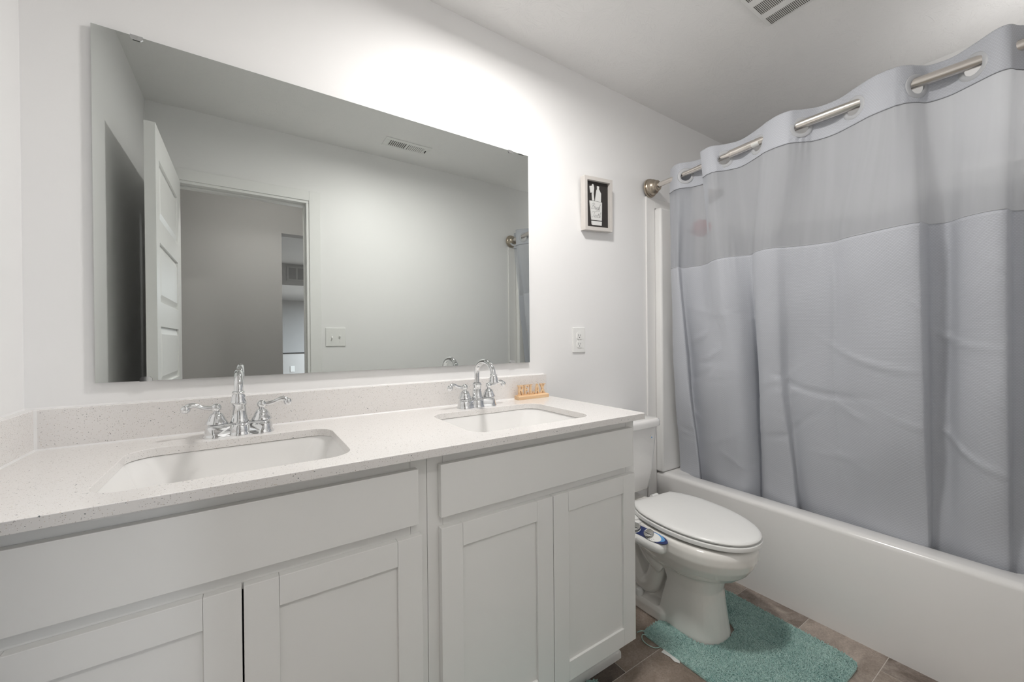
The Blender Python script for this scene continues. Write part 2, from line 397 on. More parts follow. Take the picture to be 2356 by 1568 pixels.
# ------------------------------------------------------------------ hall and far room beyond the doorway (seen in the mirror)
HY = -2.40
bm = nb()
box(bm, -2.0, .682, HY-.115, HY, 0, 2.6); box(bm, 1.50, 3.3, HY-.115, HY, 0, 2.6); box(bm, .682, 1.50, HY-.115, HY, 2.055, 2.6)
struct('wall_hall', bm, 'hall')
bm = nb(); box(bm, -2.1, -2.0, HY, YW-.115, 0, 2.6); box(bm, 3.3, 3.4, HY, YW-.115, 0, 2.6); struct('wall_hall_end', bm, 'hall')
bm = nb(); box(bm, -2.0, -.10, YW-.115, YW-.0, 0, 2.6); box(bm, XR+.1, 3.3, YW-.115, YW, 0, 2.6); struct('wall_hall_side', bm, 'hall')
bm = nb(); box(bm, -2.1, 3.4, HY-.115, YW-.115, ZC, ZC+.1); struct('ceiling_hall', bm, 'hall')
FY = -8.9
bm = nb()
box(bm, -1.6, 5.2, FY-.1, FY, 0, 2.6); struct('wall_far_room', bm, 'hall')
bm = nb(); box(bm, -1.7, -1.6, FY, HY-.115, 0, 2.6); box(bm, 5.2, 5.3, FY, HY-.115, 0, 2.6); box(bm, 3.3, 5.2, HY-.115, HY-.015, 0, 2.6)
struct('wall_far_room_side', bm, 'hall')
bm = nb(); box(bm, -1.7, 5.3, FY, HY-.115, ZC, ZC+.1); struct('ceiling_far_room', bm, 'hall')
# waist-high wall with a cap in the far room
t = bm = nb(); box(bm, .2, 3.2, -7.62, -7.5, 0, .925); struct('wall_half', bm, 'hall')
bm = nb(); box(bm, .18, 3.22, -7.63, -7.49, .925, .940); struct('trim_3', bm, 'dark')
# dropped soffit with a framed two-pane access panel
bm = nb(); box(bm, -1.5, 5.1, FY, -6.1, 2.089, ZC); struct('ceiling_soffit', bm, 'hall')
t = thing('access_panel', 'framed two-pane panel high on the far room wall, seen in the mirror through the doorway', 'access panel', (1.20, -6.1, 2.17))
bm = nb(); box(bm, .985, 1.42, -6.1, -6.088, 2.165, 2.40); obj('panel_frame', bm, 'hall', t)
for x0_, x1_ in ((1.015, 1.118), (1.145, 1.385)):
    bm = nb(); box(bm, x0_, x1_, -6.0885, -6.085, 2.192, 2.375); obj('pane', bm, 'panel_grey', t)
t = thing('far_room_outlet', 'white power outlet low on the half wall of the far room, seen in the mirror', 'outlet', (1.165, -7.5, .565))
wall_plate(t, 1.13, 1.20, .565, .68, -7.5, 1)
# wall outlet beside the mirror
def outlet():
    t = thing('wall_outlet', 'white duplex power outlet on the wall below the framed picture', 'outlet', (1.7695, 0, 1.092))
    wall_plate(t, 1.730, 1.809, 1.092, 1.212, 0, -1)
    for zc in (1.172, 1.131):
        bm = nb(); loft(bm, [[(p[0], -.006, p[1]) for p in [(q[0], q[1]) for q in rrect(1.7695, zc, .0165, .0155, .009, 0)]],
                             [(p[0], -.0085, p[1]) for p in [(q[0], q[1]) for q in rrect(1.7695, zc, .0165, .0155, .009, 0)]]])
        s = obj('socket', bm, 'plastic', t)
        bm = nb()
        box(bm, 1.7695-.0075, 1.7695-.0052, -.0088, -.008, zc-.002, zc+.008); box(bm, 1.7695+.0052, 1.7695+.0072, -.0088, -.008, zc-.001, zc+.007)
        lathe(bm, [(.0026, .008), (.0026, .0088)], (1.7695, 0, zc-.008), 'y', 12)
        obj('slot', bm, 'ink', s)
    bm = nb(); lathe(bm, [(.003, .006), (.003, .0075), (.0, .008)], (1.7695, 0, 1.1515), 'y', 12, cap=False); obj('screw', bm, 'plastic', t)
outlet()
def switch():
    t = thing('light_switch', 'white double toggle light switch on the wall by the doorway, seen in the mirror', 'light switch', (.9215, YW, 1.124))
    wall_plate(t, .861, .982, 1.124, 1.244, YW, 1)
    for x, up in ((.8985, -1), (.9445, 1)):
        bm = nb(); box(bm, x-.0055, x+.0055, YW+.006, YW+.0075, 1.172, 1.197); s = obj('toggle_slot', bm, 'plastic', t, bevel=.001)
        bm = nb(); z = 1.1845; loft(bm, [[(x-.004, YW+.006, z-.006), (x+.004, YW+.006, z-.006), (x+.004, YW+.006, z+.006), (x-.004, YW+.006, z+.006)],
                                        [(x-.0035, YW+.018, z+up*.006-.003), (x+.0035, YW+.018, z+up*.006-.003), (x+.0035, YW+.018, z+up*.006+.003), (x-.0035, YW+.018, z+up*.006+.003)]])
        obj('toggle', bm, 'plastic', t, bevel=.0008)
        for dz in (.03, -.03):
            bm = nb(); lathe(bm, [(.0028, -.006), (.0028, -.0072)], (x, YW, 1.184+dz), 'y', 10)
            obj('screw', bm, 'plastic', t)
switch()

# ceiling fixtures
def ceiling_light(name, x, y, r, label):
    t = thing(name, label, 'ceiling light', (x, y, ZC))
    bm = nb(); lathe(bm, [(r+.012, 0), (r+.012, -.016), (r+.002, -.024), (r, -.018), (r, 0)], (x, y, ZC), 'z', 40); obj('trim_ring', bm, 'trim', t, smooth=True)
    bm = nb(); lathe(bm, [(r, -.004), (r, -.02), (r*.85, -.03), (r*.4, -.035)], (x, y, ZC), 'z', 40); obj('diffuser', bm, 'lampglass', t, smooth=True)
ceiling_light('bathroom_ceiling_light', LX, LY, .10, 'round flush light on the bathroom ceiling near the mirror wall')
ceiling_light('hall_fill_fixture', .58, -1.80, .13, 'added round fill light on the hall ceiling outside the doorway, out of view')  # invented fixture dressing the added hall fill
def shower_fill():  # made-up fixture dressing the added fill bulb over the tub
    t = thing('shower_fill_light', 'added fill light on the wall above the front end of the bathtub, out of view', 'wall light', (2.80, YW, 2.12))
    bm = nb(); lathe(bm, [(.05, 0), (.05, .01), (.03, .02), (.02, .055), (.03, .06), (.03, .065)], (2.80, YW, 2.12), 'y', 28); obj('wall_base', bm, 'nickel', t, smooth=True)
    bm = nb(); lathe(bm, [(.02, .065), (.034, .072), (.036, .08), (.03, .086), (.0, .087)], (2.80, YW, 2.12), 'y', 28, cap=False); obj('globe_holder', bm, 'nickel', t, smooth=True)
shower_fill()
def supply_vent():
    t = thing('supply_vent', 'white slotted supply vent on the ceiling, seen in the upper part of the mirror', 'vent', (1.33, -1.165, ZC))
    bm = nb(); xs0, xs1, ya, yb = 1.180, 1.480, -1.235, -1.112
    # rim around the two slot fields
    box(bm, xs0, xs1, -1.140, yb, ZC-.005, ZC); box(bm, xs0, xs1, ya, -1.214, ZC-.005, ZC)
    box(bm, xs0, 1.211, -1.214, -1.140, ZC-.005, ZC); box(bm, 1.319, 1.334, -1.214, -1.140, ZC-.005, ZC); box(bm, 1.442, xs1, -1.214, -1.140, ZC-.005, ZC)
    obj('frame', bm, 'plastic', t, bevel=.0015)
    bm = nb(); box(bm, 1.211, 1.442, -1.214, -1.140, ZC-.0008, ZC); obj('backing', bm, 'slot', t)
    bm = nb()
    for k in range(10):
        x = 1.211+k*.012; loft(bm, [[(x, -1.214, ZC-.001), (x+.0035, -1.214, ZC-.005), (x+.0035, -1.140, ZC-.005), (x, -1.140, ZC-.001)], [(x+.0012, -1.214, ZC-.001), (x+.0045, -1.214, ZC-.005), (x+.0045, -1.140, ZC-.005), (x+.0012, -1.140, ZC-.001)]])
    for k in range(9):
        x = 1.338+k*.0118; box(bm, x, x+.0085, -1.214, -1.140, ZC-.005, ZC-.003)
    obj('louvre', bm, 'plastic', t)
    bm = nb(); box(bm, 1.452, 1.456, -1.188, -1.160, ZC-.012, ZC-.005); obj('damper_lever', bm, 'ink', t)
supply_vent()
def exhaust_fan():
    t = thing('exhaust_fan', 'white slotted exhaust fan cover on the ceiling in front of the shower curtain', 'exhaust fan', (2.10, -.79, ZC))
    x0, x1, y1, y0 = 1.955, 2.242, -.645, -.860; cx, cy = (x0+x1)/2, (y0+y1)/2; hx, hy = (x1-x0)/2, (y1-y0)/2
    bm = nb()
    loft(bm, [rrect(cx, cy, hx, hy, .012, ZC), rrect(cx, cy, hx, hy, .012, ZC-.006), rrect(cx, cy, hx-.012, hy-.012, .012, ZC-.016), rrect(cx, cy, hx-.03, hy-.03, .012, ZC-.02)])
    obj('cover', bm, 'plastic', t, smooth=True, ang=50)
    bm = nb()
    prof = [(2.2415, ZC-.006), (2.230, ZC-.0163), (2.212, ZC-.0205), (2.165, ZC-.0205)]
    for segs in ((((prof[0][0]-.006, ZC-.0115), (2.212, ZC-.0204)), ((2.212, ZC-.0204), (2.165, ZC-.0204))), (((2.130, ZC-.0204), (2.066, ZC-.0204)),), (((2.030, ZC-.0204), (1.985, ZC-.0204)),)):
      bm = nb()
      for k in range(31):
        y = y1-.022-k*.0056
        for (a, b) in segs:
            vv = [(a[0], y, a[1]), (b[0], y, b[1]), (b[0], y-.0024, b[1]), (a[0], y-.0024, a[1])]
            loft(bm, [[(p[0], p[1], p[2]+.0002) for p in vv], [(p[0], p[1], p[2]-.0003) for p in vv]])
      obj('slot_row', bm, 'slot', t)
exhaust_fan()

# ------------------------------------------------------------------ mirror
def mirror():
    t = thing('wall_mirror', 'large frameless rectangular mirror on the wall above the double vanity', 'mirror', (.796, 0, 1.057))
    x0, x1, z0, z1, yf, yb = .122, 1.470, 1.0575, 1.958, -.0125, -.007
    bm = nb(); v = box(bm, x0, x1, yf, yb, z0, z1, 1)
    bm.faces.ensure_lookup_table()
    for f in bm.faces:
        if all(abs(w.co.y-yf) < 1e-6 for w in f.verts): f.material_index = 0
    obj('glass', bm, ['mirror', 'glassedge'], t)
    bm = nb(); box(bm, x0+.06, x1-.06, yb, 0, z0+.06, z1-.06); obj('backing_board', bm, 'ink', t)
    for cx, top in ((.207, 1), (1.378, 1), (.217, 0), (1.378, 0)):
        bm = nb(); zz = z1 if top else z0; s = 1 if top else -1
        w = .0125
        # strap over the edge, then a rounded lip in front of the glass
        a, b = sorted((zz, zz+s*.0015)); box(bm, cx-w, cx+w, yf-.002, 0, a, b)
        lip = [(cx-w, zz), (cx-w, zz-s*.006), (cx-w*.6, zz-s*.011), (cx+w*.6, zz-s*.011), (cx+w, zz-s*.006), (cx+w, zz)]
        loft(bm, [[(p[0], yf-.0002, p[1]) for p in lip], [(p[0], yf-.0022, p[1]) for p in lip]])
        obj('clip', bm, 'chrome', t)
mirror()

# ------------------------------------------------------------------ countertop with two cut-outs
CT0, CT1 = .886, .906
HOLES = [(.4235, -.322, .2135, .167), (1.165, -.318, .2175, .165)]
def counter():
    t = thing('vanity_countertop', 'speckled white quartz countertop with two sink cut-outs and low backsplash', 'countertop', (.777, -.27, CT0))
    bm = nb()
    def ring(pts):
        vs_ = [bm.verts.new(p) for p in pts]; return [bm.edges.new((vs_[i], vs_[(i+1) % len(vs_)])) for i in range(len(vs_))]
    x1 = 1.556; r = .006
    outer = [(0, -.5535, CT1), (x1-r, -.5535, CT1), (x1-.002, -.5517, CT1), (x1, -.5475, CT1), (x1, 0, CT1), (0, 0, CT1)]
    ed = ring(outer)
    for (cx, cy, hx, hy) in HOLES: ed += ring(rrect(cx, cy, hx, hy, .055, CT1, 10))
    bmesh.ops.triangle_fill(bm, use_beauty=True, use_dissolve=False, edges=ed)
    top = bm.faces[:]
    # drop triangles that landed inside a hole
    kill = [f for f in top if any(abs(f.calc_center_median().x-c[0]) < c[2]-.03 and abs(f.calc_center_median().y-c[1]) < c[3]-.03 and all(abs(v.co.x-c[0]) <= c[2]+1e-4 and abs(v.co.y-c[1]) <= c[3]+1e-4 for v in f.verts) for c in HOLES)]
    bmesh.ops.delete(bm, geom=kill, context='FACES_ONLY')
    ex = bmesh.ops.extrude_face_region(bm, geom=bm.faces[:])
    for v in [g for g in ex['geom'] if isinstance(g, bmesh.types.BMVert)]: v.co.z = CT0
    obj('slab', bm, 'quartz', t, bevel=.0012, seg=2)
    bm = nb(); box(bm, .022, 1.554, -.022, -.0005, CT1, 1.001); obj('backsplash', bm, 'quartz', t, bevel=.001)
    bm = nb(); box(bm, .0005, .022, -.5535, -.0005, CT1, 1.001); obj('side_splash', bm, 'quartz', t, bevel=.001)
    bm = nb()
    def bead(a, b, d1, d2, s=.0035):
        a, b, d1, d2 = Vector(a), Vector(b), Vector(d1)*s, Vector(d2)*s
        loft(bm, [[tuple(a), tuple(a+d1), tuple(a+d2)], [tuple(b), tuple(b+d1), tuple(b+d2)]])
    bead((.022, -.022, CT1), (1.554, -.022, CT1), (0, -1, 0), (0, 0, 1)); bead((.022, -.022, CT1), (.022, -.553, CT1), (1, 0, 0), (0, 0, 1))
    bead((.022, -.022, CT1), (.022, -.022, 1.001), (1.3, 0, 0), (0, -1.3, 0)); bead((.0, 0, 1.001), (1.554, 0, 1.001), (0, -1, 0), (0, 0, 1)); bead((0, 0, 1.001), (0, -.553, 1.001), (1, 0, 0), (0, 0, 1))
    obj('caulk_bead', bm, 'caulk', t)
counter()
def sink(cx, cy, hx, hy, label):
    t = thing('undermount_sink', label, 'sink', (cx, cy, CT0-.17), 'undermount sinks in the countertop')
    bm = nb(); z = CT0-.001
    prof = [(.03, 0, .06), (.002, 0, .055), (.001, -.004, .055), (-.002, -.02, .058), (-.012, -.095, .07), (-.020, -.135, .08), (-.045, -.158, .09), (-.12, -.163, .04)]
    ex = [.03, .002, .001, -.008, -.036, -.052, -.082, -.16]
    inn = [rrect(cx, cy, hx+e, hy+d, min(r, hx+e-.002, hy+d-.002), z+dz, 8) for e, (d, dz, r) in zip(ex, prof)]
    out = [rrect(cx, cy, hx+e+.012, hy+d+.012, min(r+.012, hx+e, hy+d), z+dz-.012, 8) for e, (d, dz, r) in zip(ex[1:], prof[1:])]
    out = [rrect(cx, cy, hx+.03, hy+.03, .06, z-.012, 8)] + out
    loft(bm, out[::-1] + inn)
    obj('basin', bm, 'porcelain', t, smooth=True, ang=60)
    bm = nb(); lathe(bm, [(.0, .001), (.012, .0012), (.02, .004), (.03, .0045), (.033, .001), (.033, 0)], (cx, cy, z-.1632), 'z', 28, cap=False); obj('drain', bm, 'chrome', t, smooth=True)
    bm = nb(); lathe(bm, [(.0, .002), (.009, .002), (.012, .0)], (cx, cy-hy+.014, z-.045), 'y', 20, cap=False); obj('overflow_hole', bm, 'slot', t)
sink(*HOLES[0], 'left rectangular white undermount sink, nearer to the side wall')
sink(*HOLES[1], 'right rectangular white undermount sink, nearer to the toilet')

# ------------------------------------------------------------------ faucets
def faucet(cx, cy, label, al, ar):
    t = thing('centerset_faucet', label, 'faucet', (cx, cy, CT1), 'chrome centerset faucets')
    z0 = CT1
    # base plate: three merged lobes
    def lobes(k, zz, n=72):
        pts = []
        for i in range(n):
            a = 2*PI*i/n; c, s = math.cos(a), math.sin(a); best = 0
            for ox, r in ((-.051, .029), (0, .026), (.051, .029)):
                r = r+k; b = c*ox; d = b*b-(ox*ox-r*r)
                if d > 0: best = max(best, b+math.sqrt(d))
            best = max(best, min((.018+k)/max(abs(s), 1e-3), .051/max(abs(c), 1e-3)))
            pts.append((cx+best*c, cy+best*s, z0+zz))
        return pts
    bm = nb(); loft(bm, [lobes(.001, 0), lobes(.001, .003), lobes(-.002, .007), lobes(-.0025, .010), lobes(-.004, .022), lobes(-.008, .031), lobes(-.014, .034)])
    obj('base_plate', bm, 'chrome', t, smooth=True, ang=50)
    for s, ang in ((-1, al), (1, ar)):
        hx = cx+s*.051
        bm = nb()
        lathe(bm, [(.0225, .0345), (.0255, .036), (.0240, .041), (.0205, .046), (.0185, .052), (.0145, .060), (.0085, .064), (.0065, .066), (.0075, .068), (.0105, .0715), (.0118, .077), (.0105, .083), (.006, .087), (.0015, .088)], (hx, cy, z0), 'z', 32)
        h = obj('handle', bm, 'chrome', t, smooth=True, ang=60)
        bm = nb(); d = Vector((s*math.cos(ang), -math.sin(ang), 0)); c0 = Vector((hx, cy, z0+.077))
        path = smooth_path([c0, c0+d*.015, c0+d*.030+Vector((0, 0, .004)), c0+d*.045+Vector((0, 0, .0105)), c0+d*.057+Vector((0, 0, .0095)), c0+d*.064+Vector((0, 0, .001))], 6)
        rad = [.0062-.001*min(1, i/12)+.0035*max(0, (i-14)/16) for i in range(len(path))]
        tube(bm, path, rad, 14)
        e = path[-1]; bmesh.ops.create_uvsphere(bm, u_segments=16, v_segments=10, radius=.0108, matrix=Matrix.Translation(e+Vector((0, 0, .0005))))
        obj('lever', bm, 'chrome', h, smooth=True, ang=60)
    bm = nb()
    lathe(bm, [(.0215, .033), (.022, .036), (.0195, .040), (.0165, .062), (.0155, .078), (.0175, .081), (.0178, .085), (.0165, .0885), (.0125, .092)], (cx, cy, z0), 'z', 32)
    # gooseneck
    top = z0+.141; R_ = .060
    pts = [(cx, cy, z0+.088), (cx, cy, z0+.11), (cx, cy, top-.012)]
    for k in range(13):
        a = PI*k/12*1.0; pts.append((cx, cy-R_+R_*math.cos(a), top-.012+R_*.72*math.sin(a)))
    pts.append((cx, cy-2*R_-.003, top-.017))
    tube(bm, smooth_path(pts, 3), .0096, 20)
    obj('spout', bm, 'chrome', t, smooth=True, ang=60)
    bm = nb(); lathe(bm, [(.0115, .0), (.0135, -.003), (.0118, -.006), (.0135, -.010), (.0152, -.016), (.0150, -.022), (.0168, -.025), (.0168, -.028), (.014, -.029), (.012, -.026)], (cx, cy-2*R_-.003, top-.011), 'z', 28)
    obj('aerator', bm, 'chrome', t, smooth=True, ang=60)
    bm = nb(); lathe(bm, [(.0022, 0), (.0022, .055), (.006, .058), (.0065, .064), (.003, .069), (.0, .07)], (cx, cy+.022, z0+.02), 'z', 14, cap=False); obj('lift_rod', bm, 'chrome', t, smooth=True)
faucet(.421, -.102, 'chrome two-handle gooseneck faucet behind the left sink', .12, .05)
faucet(1.158, -.100, 'chrome two-handle gooseneck faucet behind the right sink', .15, .05)

# ------------------------------------------------------------------ RELAX sign
def relax():
    t = thing('relax_sign', 'small pale wooden word sign reading RELAX on the countertop by the backsplash', 'sign', (1.452, -.048, CT1))
    bm = nb(); x0, x1 = 1.372, 1.531; y0, y1 = -.068, -.034
    pr = [(y0, 0), (y1, 0), (y1, .011), (y1-.004, .0165), (y0+.006, .0165), (y0, .0125)]
    loft(bm, [[(x0, p[0], CT1+p[1]) for p in pr], [(x1, p[0], CT1+p[1]) for p in pr]])
    obj('sign_base', bm, 'wood', t, bevel=.0008)
    H = .043; zb = CT1+.016; th = .0075; yc = -.050
    def q(*p): return list(p)
    G = {  # slab-serif glyphs as convex pieces on a 0..1 square
        'R': [q((.12, 0), (.36, 0), (.36, 1), (.12, 1)), q((0, 0), (.46, 0), (.46, .09), (0, .09)), q((0, .91), (.4, .91), (.4, 1), (0, 1)), q((.3, .88), (.7, .88), (.82, 1), (.3, 1)), q((.3, .46), (.7, .46), (.76, .58), (.3, .58)),
              q((.66, .5), (.84, .56), (.92, .66), (.92, .84), (.82, 1), (.66, .96)), q((.5, .5), (.74, .5), (.96, .04), (.96, 0), (.7, 0), (.64, .12))],
        'E': [q((.12, 0), (.36, 0), (.36, 1), (.12, 1)), q((0, 0), (.9, 0), (.9, .1), (0, .1)), q((0, .9), (.9, .9), (.9, 1), (0, 1)), q((.3, .46), (.66, .46), (.66, .57), (.3, .57)), q((.76, 0), (.9, 0), (.9, .26), (.76, .26)), q((.76, .74), (.9, .74), (.9, 1), (.76, 1)), q((.58, .38), (.68, .38), (.68, .64), (.58, .64))],
        'L': [q((.16, 0), (.42, 0), (.42, 1), (.16, 1)), q((0, .91), (.58, .91), (.58, 1), (0, 1)), q((0, 0), (.9, 0), (.9, .1), (0, .1)), q((.76, 0), (.9, 0), (.9, .28), (.76, .28))],
        'A': [q((.1, 0), (.26, 0), (.54, 1), (.40, 1)), q((.68, 0), (.92, 0), (.66, 1), (.42, 1)), q((.25, .28), (.76, .28), (.74, .38), (.28, .38)), q((0, 0), (.38, 0), (.38, .09), (0, .09)), q((.58, 0), (1, 0), (1, .09), (.58, .09))],
        'X': [q((.06, .95), (.36, .95), (.92, .05), (.62, .05)), q((.70, .95), (.86, .95), (.28, .05), (.12, .05)), q((0, 0), (.4, 0), (.4, .09), (0, .09)), q((.52, 0), (1, 0), (1, .09), (.52, .09)), q((0, .91), (.44, .91), (.44, 1), (0, 1)), q((.58, .91), (.96, .91), (.96, 1), (.58, 1))]}
    x = x0+.006
    for ch in 'RELAX':
        w = .0285 if ch in 'RAX' else .0265
        bm = nb()
        for qi, pc in enumerate(G[ch]):
            th = .0072+.00035*qi
            loft(bm, [[(x+p[0]*w*1.02, yc-th/2, zb+p[1]*H) for p in pc], [(x+p[0]*w*1.02, yc+th/2, zb+p[1]*H) for p in pc]])
        obj('letter', bm, 'wood', t); x += w+.0015
relax()

# ------------------------------------------------------------------ framed picture
def text_mesh(s, size, shear=.0):
    cu = bpy.data.curves.new('t', 'FONT'); cu.body = s; cu.size = size; cu.shear = shear; cu.align_x = 'CENTER'; cu.extrude = 0; cu.resolution_u = 3
    o = bpy.data.objects.new('t', cu); COL.objects.link(o)
    dg = bpy.context.evaluated_depsgraph_get(); me = bpy.data.meshes.new_from_object(o.evaluated_get(dg))
    bpy.data.objects.remove(o); return me
def picture():
    w, h, d, fw = .190, .252, .030, .0175
    t = thing('framed_picture', 'small cream shadow-box frame with a white toothbrush cup cut-out on black, hanging tilted', 'picture', (1.877, 0, 1.815))
    # local frame: x across, z up, y = 0 back, -d front ; rotated a little and leaning out at the top
    Rm = Matrix.Rotation(math.radians(-4.2), 4, 'Y') @ Matrix.Rotation(math.radians(4.0), 4, 'X')
    lift = -(h/2)*math.sin(math.radians(4.0))
    Tm = Matrix.Translation((1.877, lift-.002, 1.815)) @ Rm
    def place(bm): bmesh.ops.transform(bm, matrix=Tm, verts=bm.verts[:]); return bm
    a, b = w/2, h/2
    bm = nb(); box(bm, -a, -a+fw, -d, 0, -b, b); box(bm, a-fw, a, -d, 0, -b, b); box(bm, -a+fw, a-fw, -d, 0, b-fw, b); box(bm, -a+fw, a-fw, -d, 0, -b, -b+fw)
    obj('frame', place(bm), 'framewood', t, bevel=.0008)
    bm = nb(); box(bm, -a+fw, a-fw, -.014, 0, -b+fw, b-fw); obj('backing', place(bm), 'black', t)
    yb = -.0142
    def slab(polys, name, mat, y0=yb, th=.004, par=None):
        bm = nb()
        for P in polys: loft(bm, [[(p[0], y0, p[1]) for p in P], [(p[0], y0-th, p[1]) for p in P]])
        return obj(name, place(bm), mat, par or t)
    cup = slab([[(-.052, .016), (.032, .014), (.030, -.074), (-.040, -.074)], [(-.0395, -.078), (.030, -.0785), (.029, -.098), (-.035, -.0985), (-.0385, -.094)]], 'cup_cutout', 'paper')
    slab([[(-.033, .018), (-.021, .018), (-.025, .05), (-.0215, .078), (-.026, .094), (-.0315, .095), (-.034, .090), (-.032, .076), (-.0355, .05)],
          [(-.050, .084), (-.035, .086), (-.033, .055), (-.045, .053)]], 'toothbrush_cutout', 'paper')
    slab([[(-.014, .0165), (.025, .0155), (.026, .056), (.020, .064), (.012, .0755), (.001, .0755), (-.004, .066)], [(.001, .0765), (.0125, .0765), (.013, .088), (.001, .089)]], 'toothpaste_cutout', 'paper')
    GL = {'B': ([[(.22, 0), (.30, .5), (.38, 1.0)], [(.02, .72), (.25, 1.0), (.60, 1.0), (.66, .78), (.34, .56), (.66, .44), (.60, .10), (.30, 0), (.06, .12)]], .62),
          'r': ([[(0, .08), (.12, .46), (.16, .38), (.28, .42), (.24, .1), (.32, .02), (.40, .1)]], .36),
          'u': ([[(0, .1), (.1, .42), (.06, .08), (.18, .02), (.32, .42), (.28, .06), (.40, .1)]], .38),
          's': ([[(0, .08), (.2, .48), (.25, .2), (.12, .0), (.02, .08)], [(.14, .02), (.30, .1)]], .28),
          'h': ([[(0, .1), (.26, .85), (.20, 1.0), (.12, .7), (.06, .0), (.2, .42), (.3, .36), (.27, .05), (.42, .12)]], .42),
          'T': ([[(.0, .76), (.1, .98), (.5, .9), (.84, 1.04)], [(.48, .94), (.40, .4), (.26, .0), (.06, .06)]], .56),
          'e': ([[(0, .12), (.2, .3), (.2, .45), (.08, .36), (.06, .08), (.2, .02), (.33, .13)]], .32),
          't': ([[(0, .1), (.2, .78), (.13, .1), (.22, .02), (.34, .1)], [(.02, .5), (.32, .55)]], .33)}
    for word, z, em in (('Brush', -.022, .027), ('Teeth', -.061, .028)):
        bm = nb(); x = -.046 if word == 'Brush' else -.042
        for ch in word:
            st, adv = GL[ch]
            for P in st:
                tube(bm, smooth_path([(x+p[0]*em*1.15+p[1]*em*.30, yb-.0042, z+p[1]*em-(x+.04)*.04) for p in P], 5), .00042, 5)
            x += adv*em*1.15
        obj('lettering', place(bm), 'ink', cup)
    me = text_mesh('YOUR', .009, 0); bm = nb(); bm.from_mesh(me)
    bmesh.ops.transform(bm, matrix=Matrix.Translation((.004, yb-.0043, -.0315)) @ Matrix.Rotation(PI/2, 4, 'X'), verts=bm.verts[:])
    obj('lettering', place(bm), 'knob', cup)
picture()

# ------------------------------------------------------------------ vanity cabinets
YF, YD = -.511, -.530       # face frame, door faces
def shaker(bm, x0, x1, z0, z1, st=.057):
    ya, yb = YD, YF-.0005
    box(bm, x0, x0+st, ya, yb, z0, z1); box(bm, x1-st, x1, ya, yb, z0, z1)
    box(bm, x0+st+.0004, x1-st-.0004, ya, yb, z1-st, z1); box(bm, x0+st+.0004, x1-st-.0004, ya, yb, z0, z0+st)
    box(bm, x0+st, x1-st, ya+.007, yb, z0+st, z1-st)
def cabinet(x0, x1, fx, doors, label, ls=.04):
    t = thing('vanity_cabinet', label, 'cabinet', ((x0+x1)/2, -.27, 0), 'vanity cabinets under the countertop')
    bm = nb(); zt = .8855
    box(bm, x0, x0+.016, -.495, -.002, .135, zt); box(bm, x1-.016, x1, -.495, -.002, .135, zt); box(bm, x0+.016, x1-.016, -.495, -.002, .135, .151)
    box(bm, x0+.016, x1-.016, -.012, -.002, .151, zt)
    box(bm, x0+.004, x1-.004, -.43, -.415, 0, .135); box(bm, x0, x0+.016, -.415, -.002, 0, .135); box(bm, x1-.016, x1, -.415, -.002, 0, .135)
    obj('carcass', bm, 'cabinet', t)
    bm = nb()
    box(bm, x0, x0+ls, YF, -.4955, .138, zt); box(bm, x1-.04, x1, YF, -.4955, .138, zt)
    for a, b in ((.835, zt), (.690, .745), (.138, .18)): box(bm, x0+ls+.0006, x1-.0406, YF, -.4955, a, b)
    obj('face_frame', bm, 'cabinet', t, bevel=.0004, seg=1)
    bm = nb(); box(bm, fx[0], fx[1], YD, YF-.0005, .7295, .8575); obj('drawer_front', bm, 'cabinet', t, bevel=.0012)
    for a, b in doors:
        bm = nb(); shaker(bm, a, b, .142, .7035); obj('door', bm, 'cabinet', t, bevel=.0009, seg=2)
cabinet(.036, .7955, (.066, .769), ((.079, .4275), (.4305, .776)), 'white shaker vanity cabinet at the left, beside the side wall')
cabinet(.7965, 1.5435, (.8245, 1.518), ((.8245, 1.1695), (1.1715, 1.5255)), 'white shaker vanity cabinet at the right, beside the toilet')
bm = nb(); box(bm, .001, .0355, YF, -.4955, 0, .8855); struct('trim_4', bm, 'cabinet')
# rounded shoe moulding at the toe kick
bm = nb()
pr = [(-.4305, 0), (-.4305, .030), (-.434, .0285), (-.4365, .022), (-.437, .012), (-.437, 0)]
loft(bm, [[(.03, p[0], p[1]) for p in pr], [(1.545, p[0], p[1]) for p in pr], [(1.553, p[0], min(p[1], .03)) for p in pr], [(1.557, p[0], min(p[1], .022)) for p in pr]])
struct('trim_2', bm, 'trim', smooth=True, ang=50)

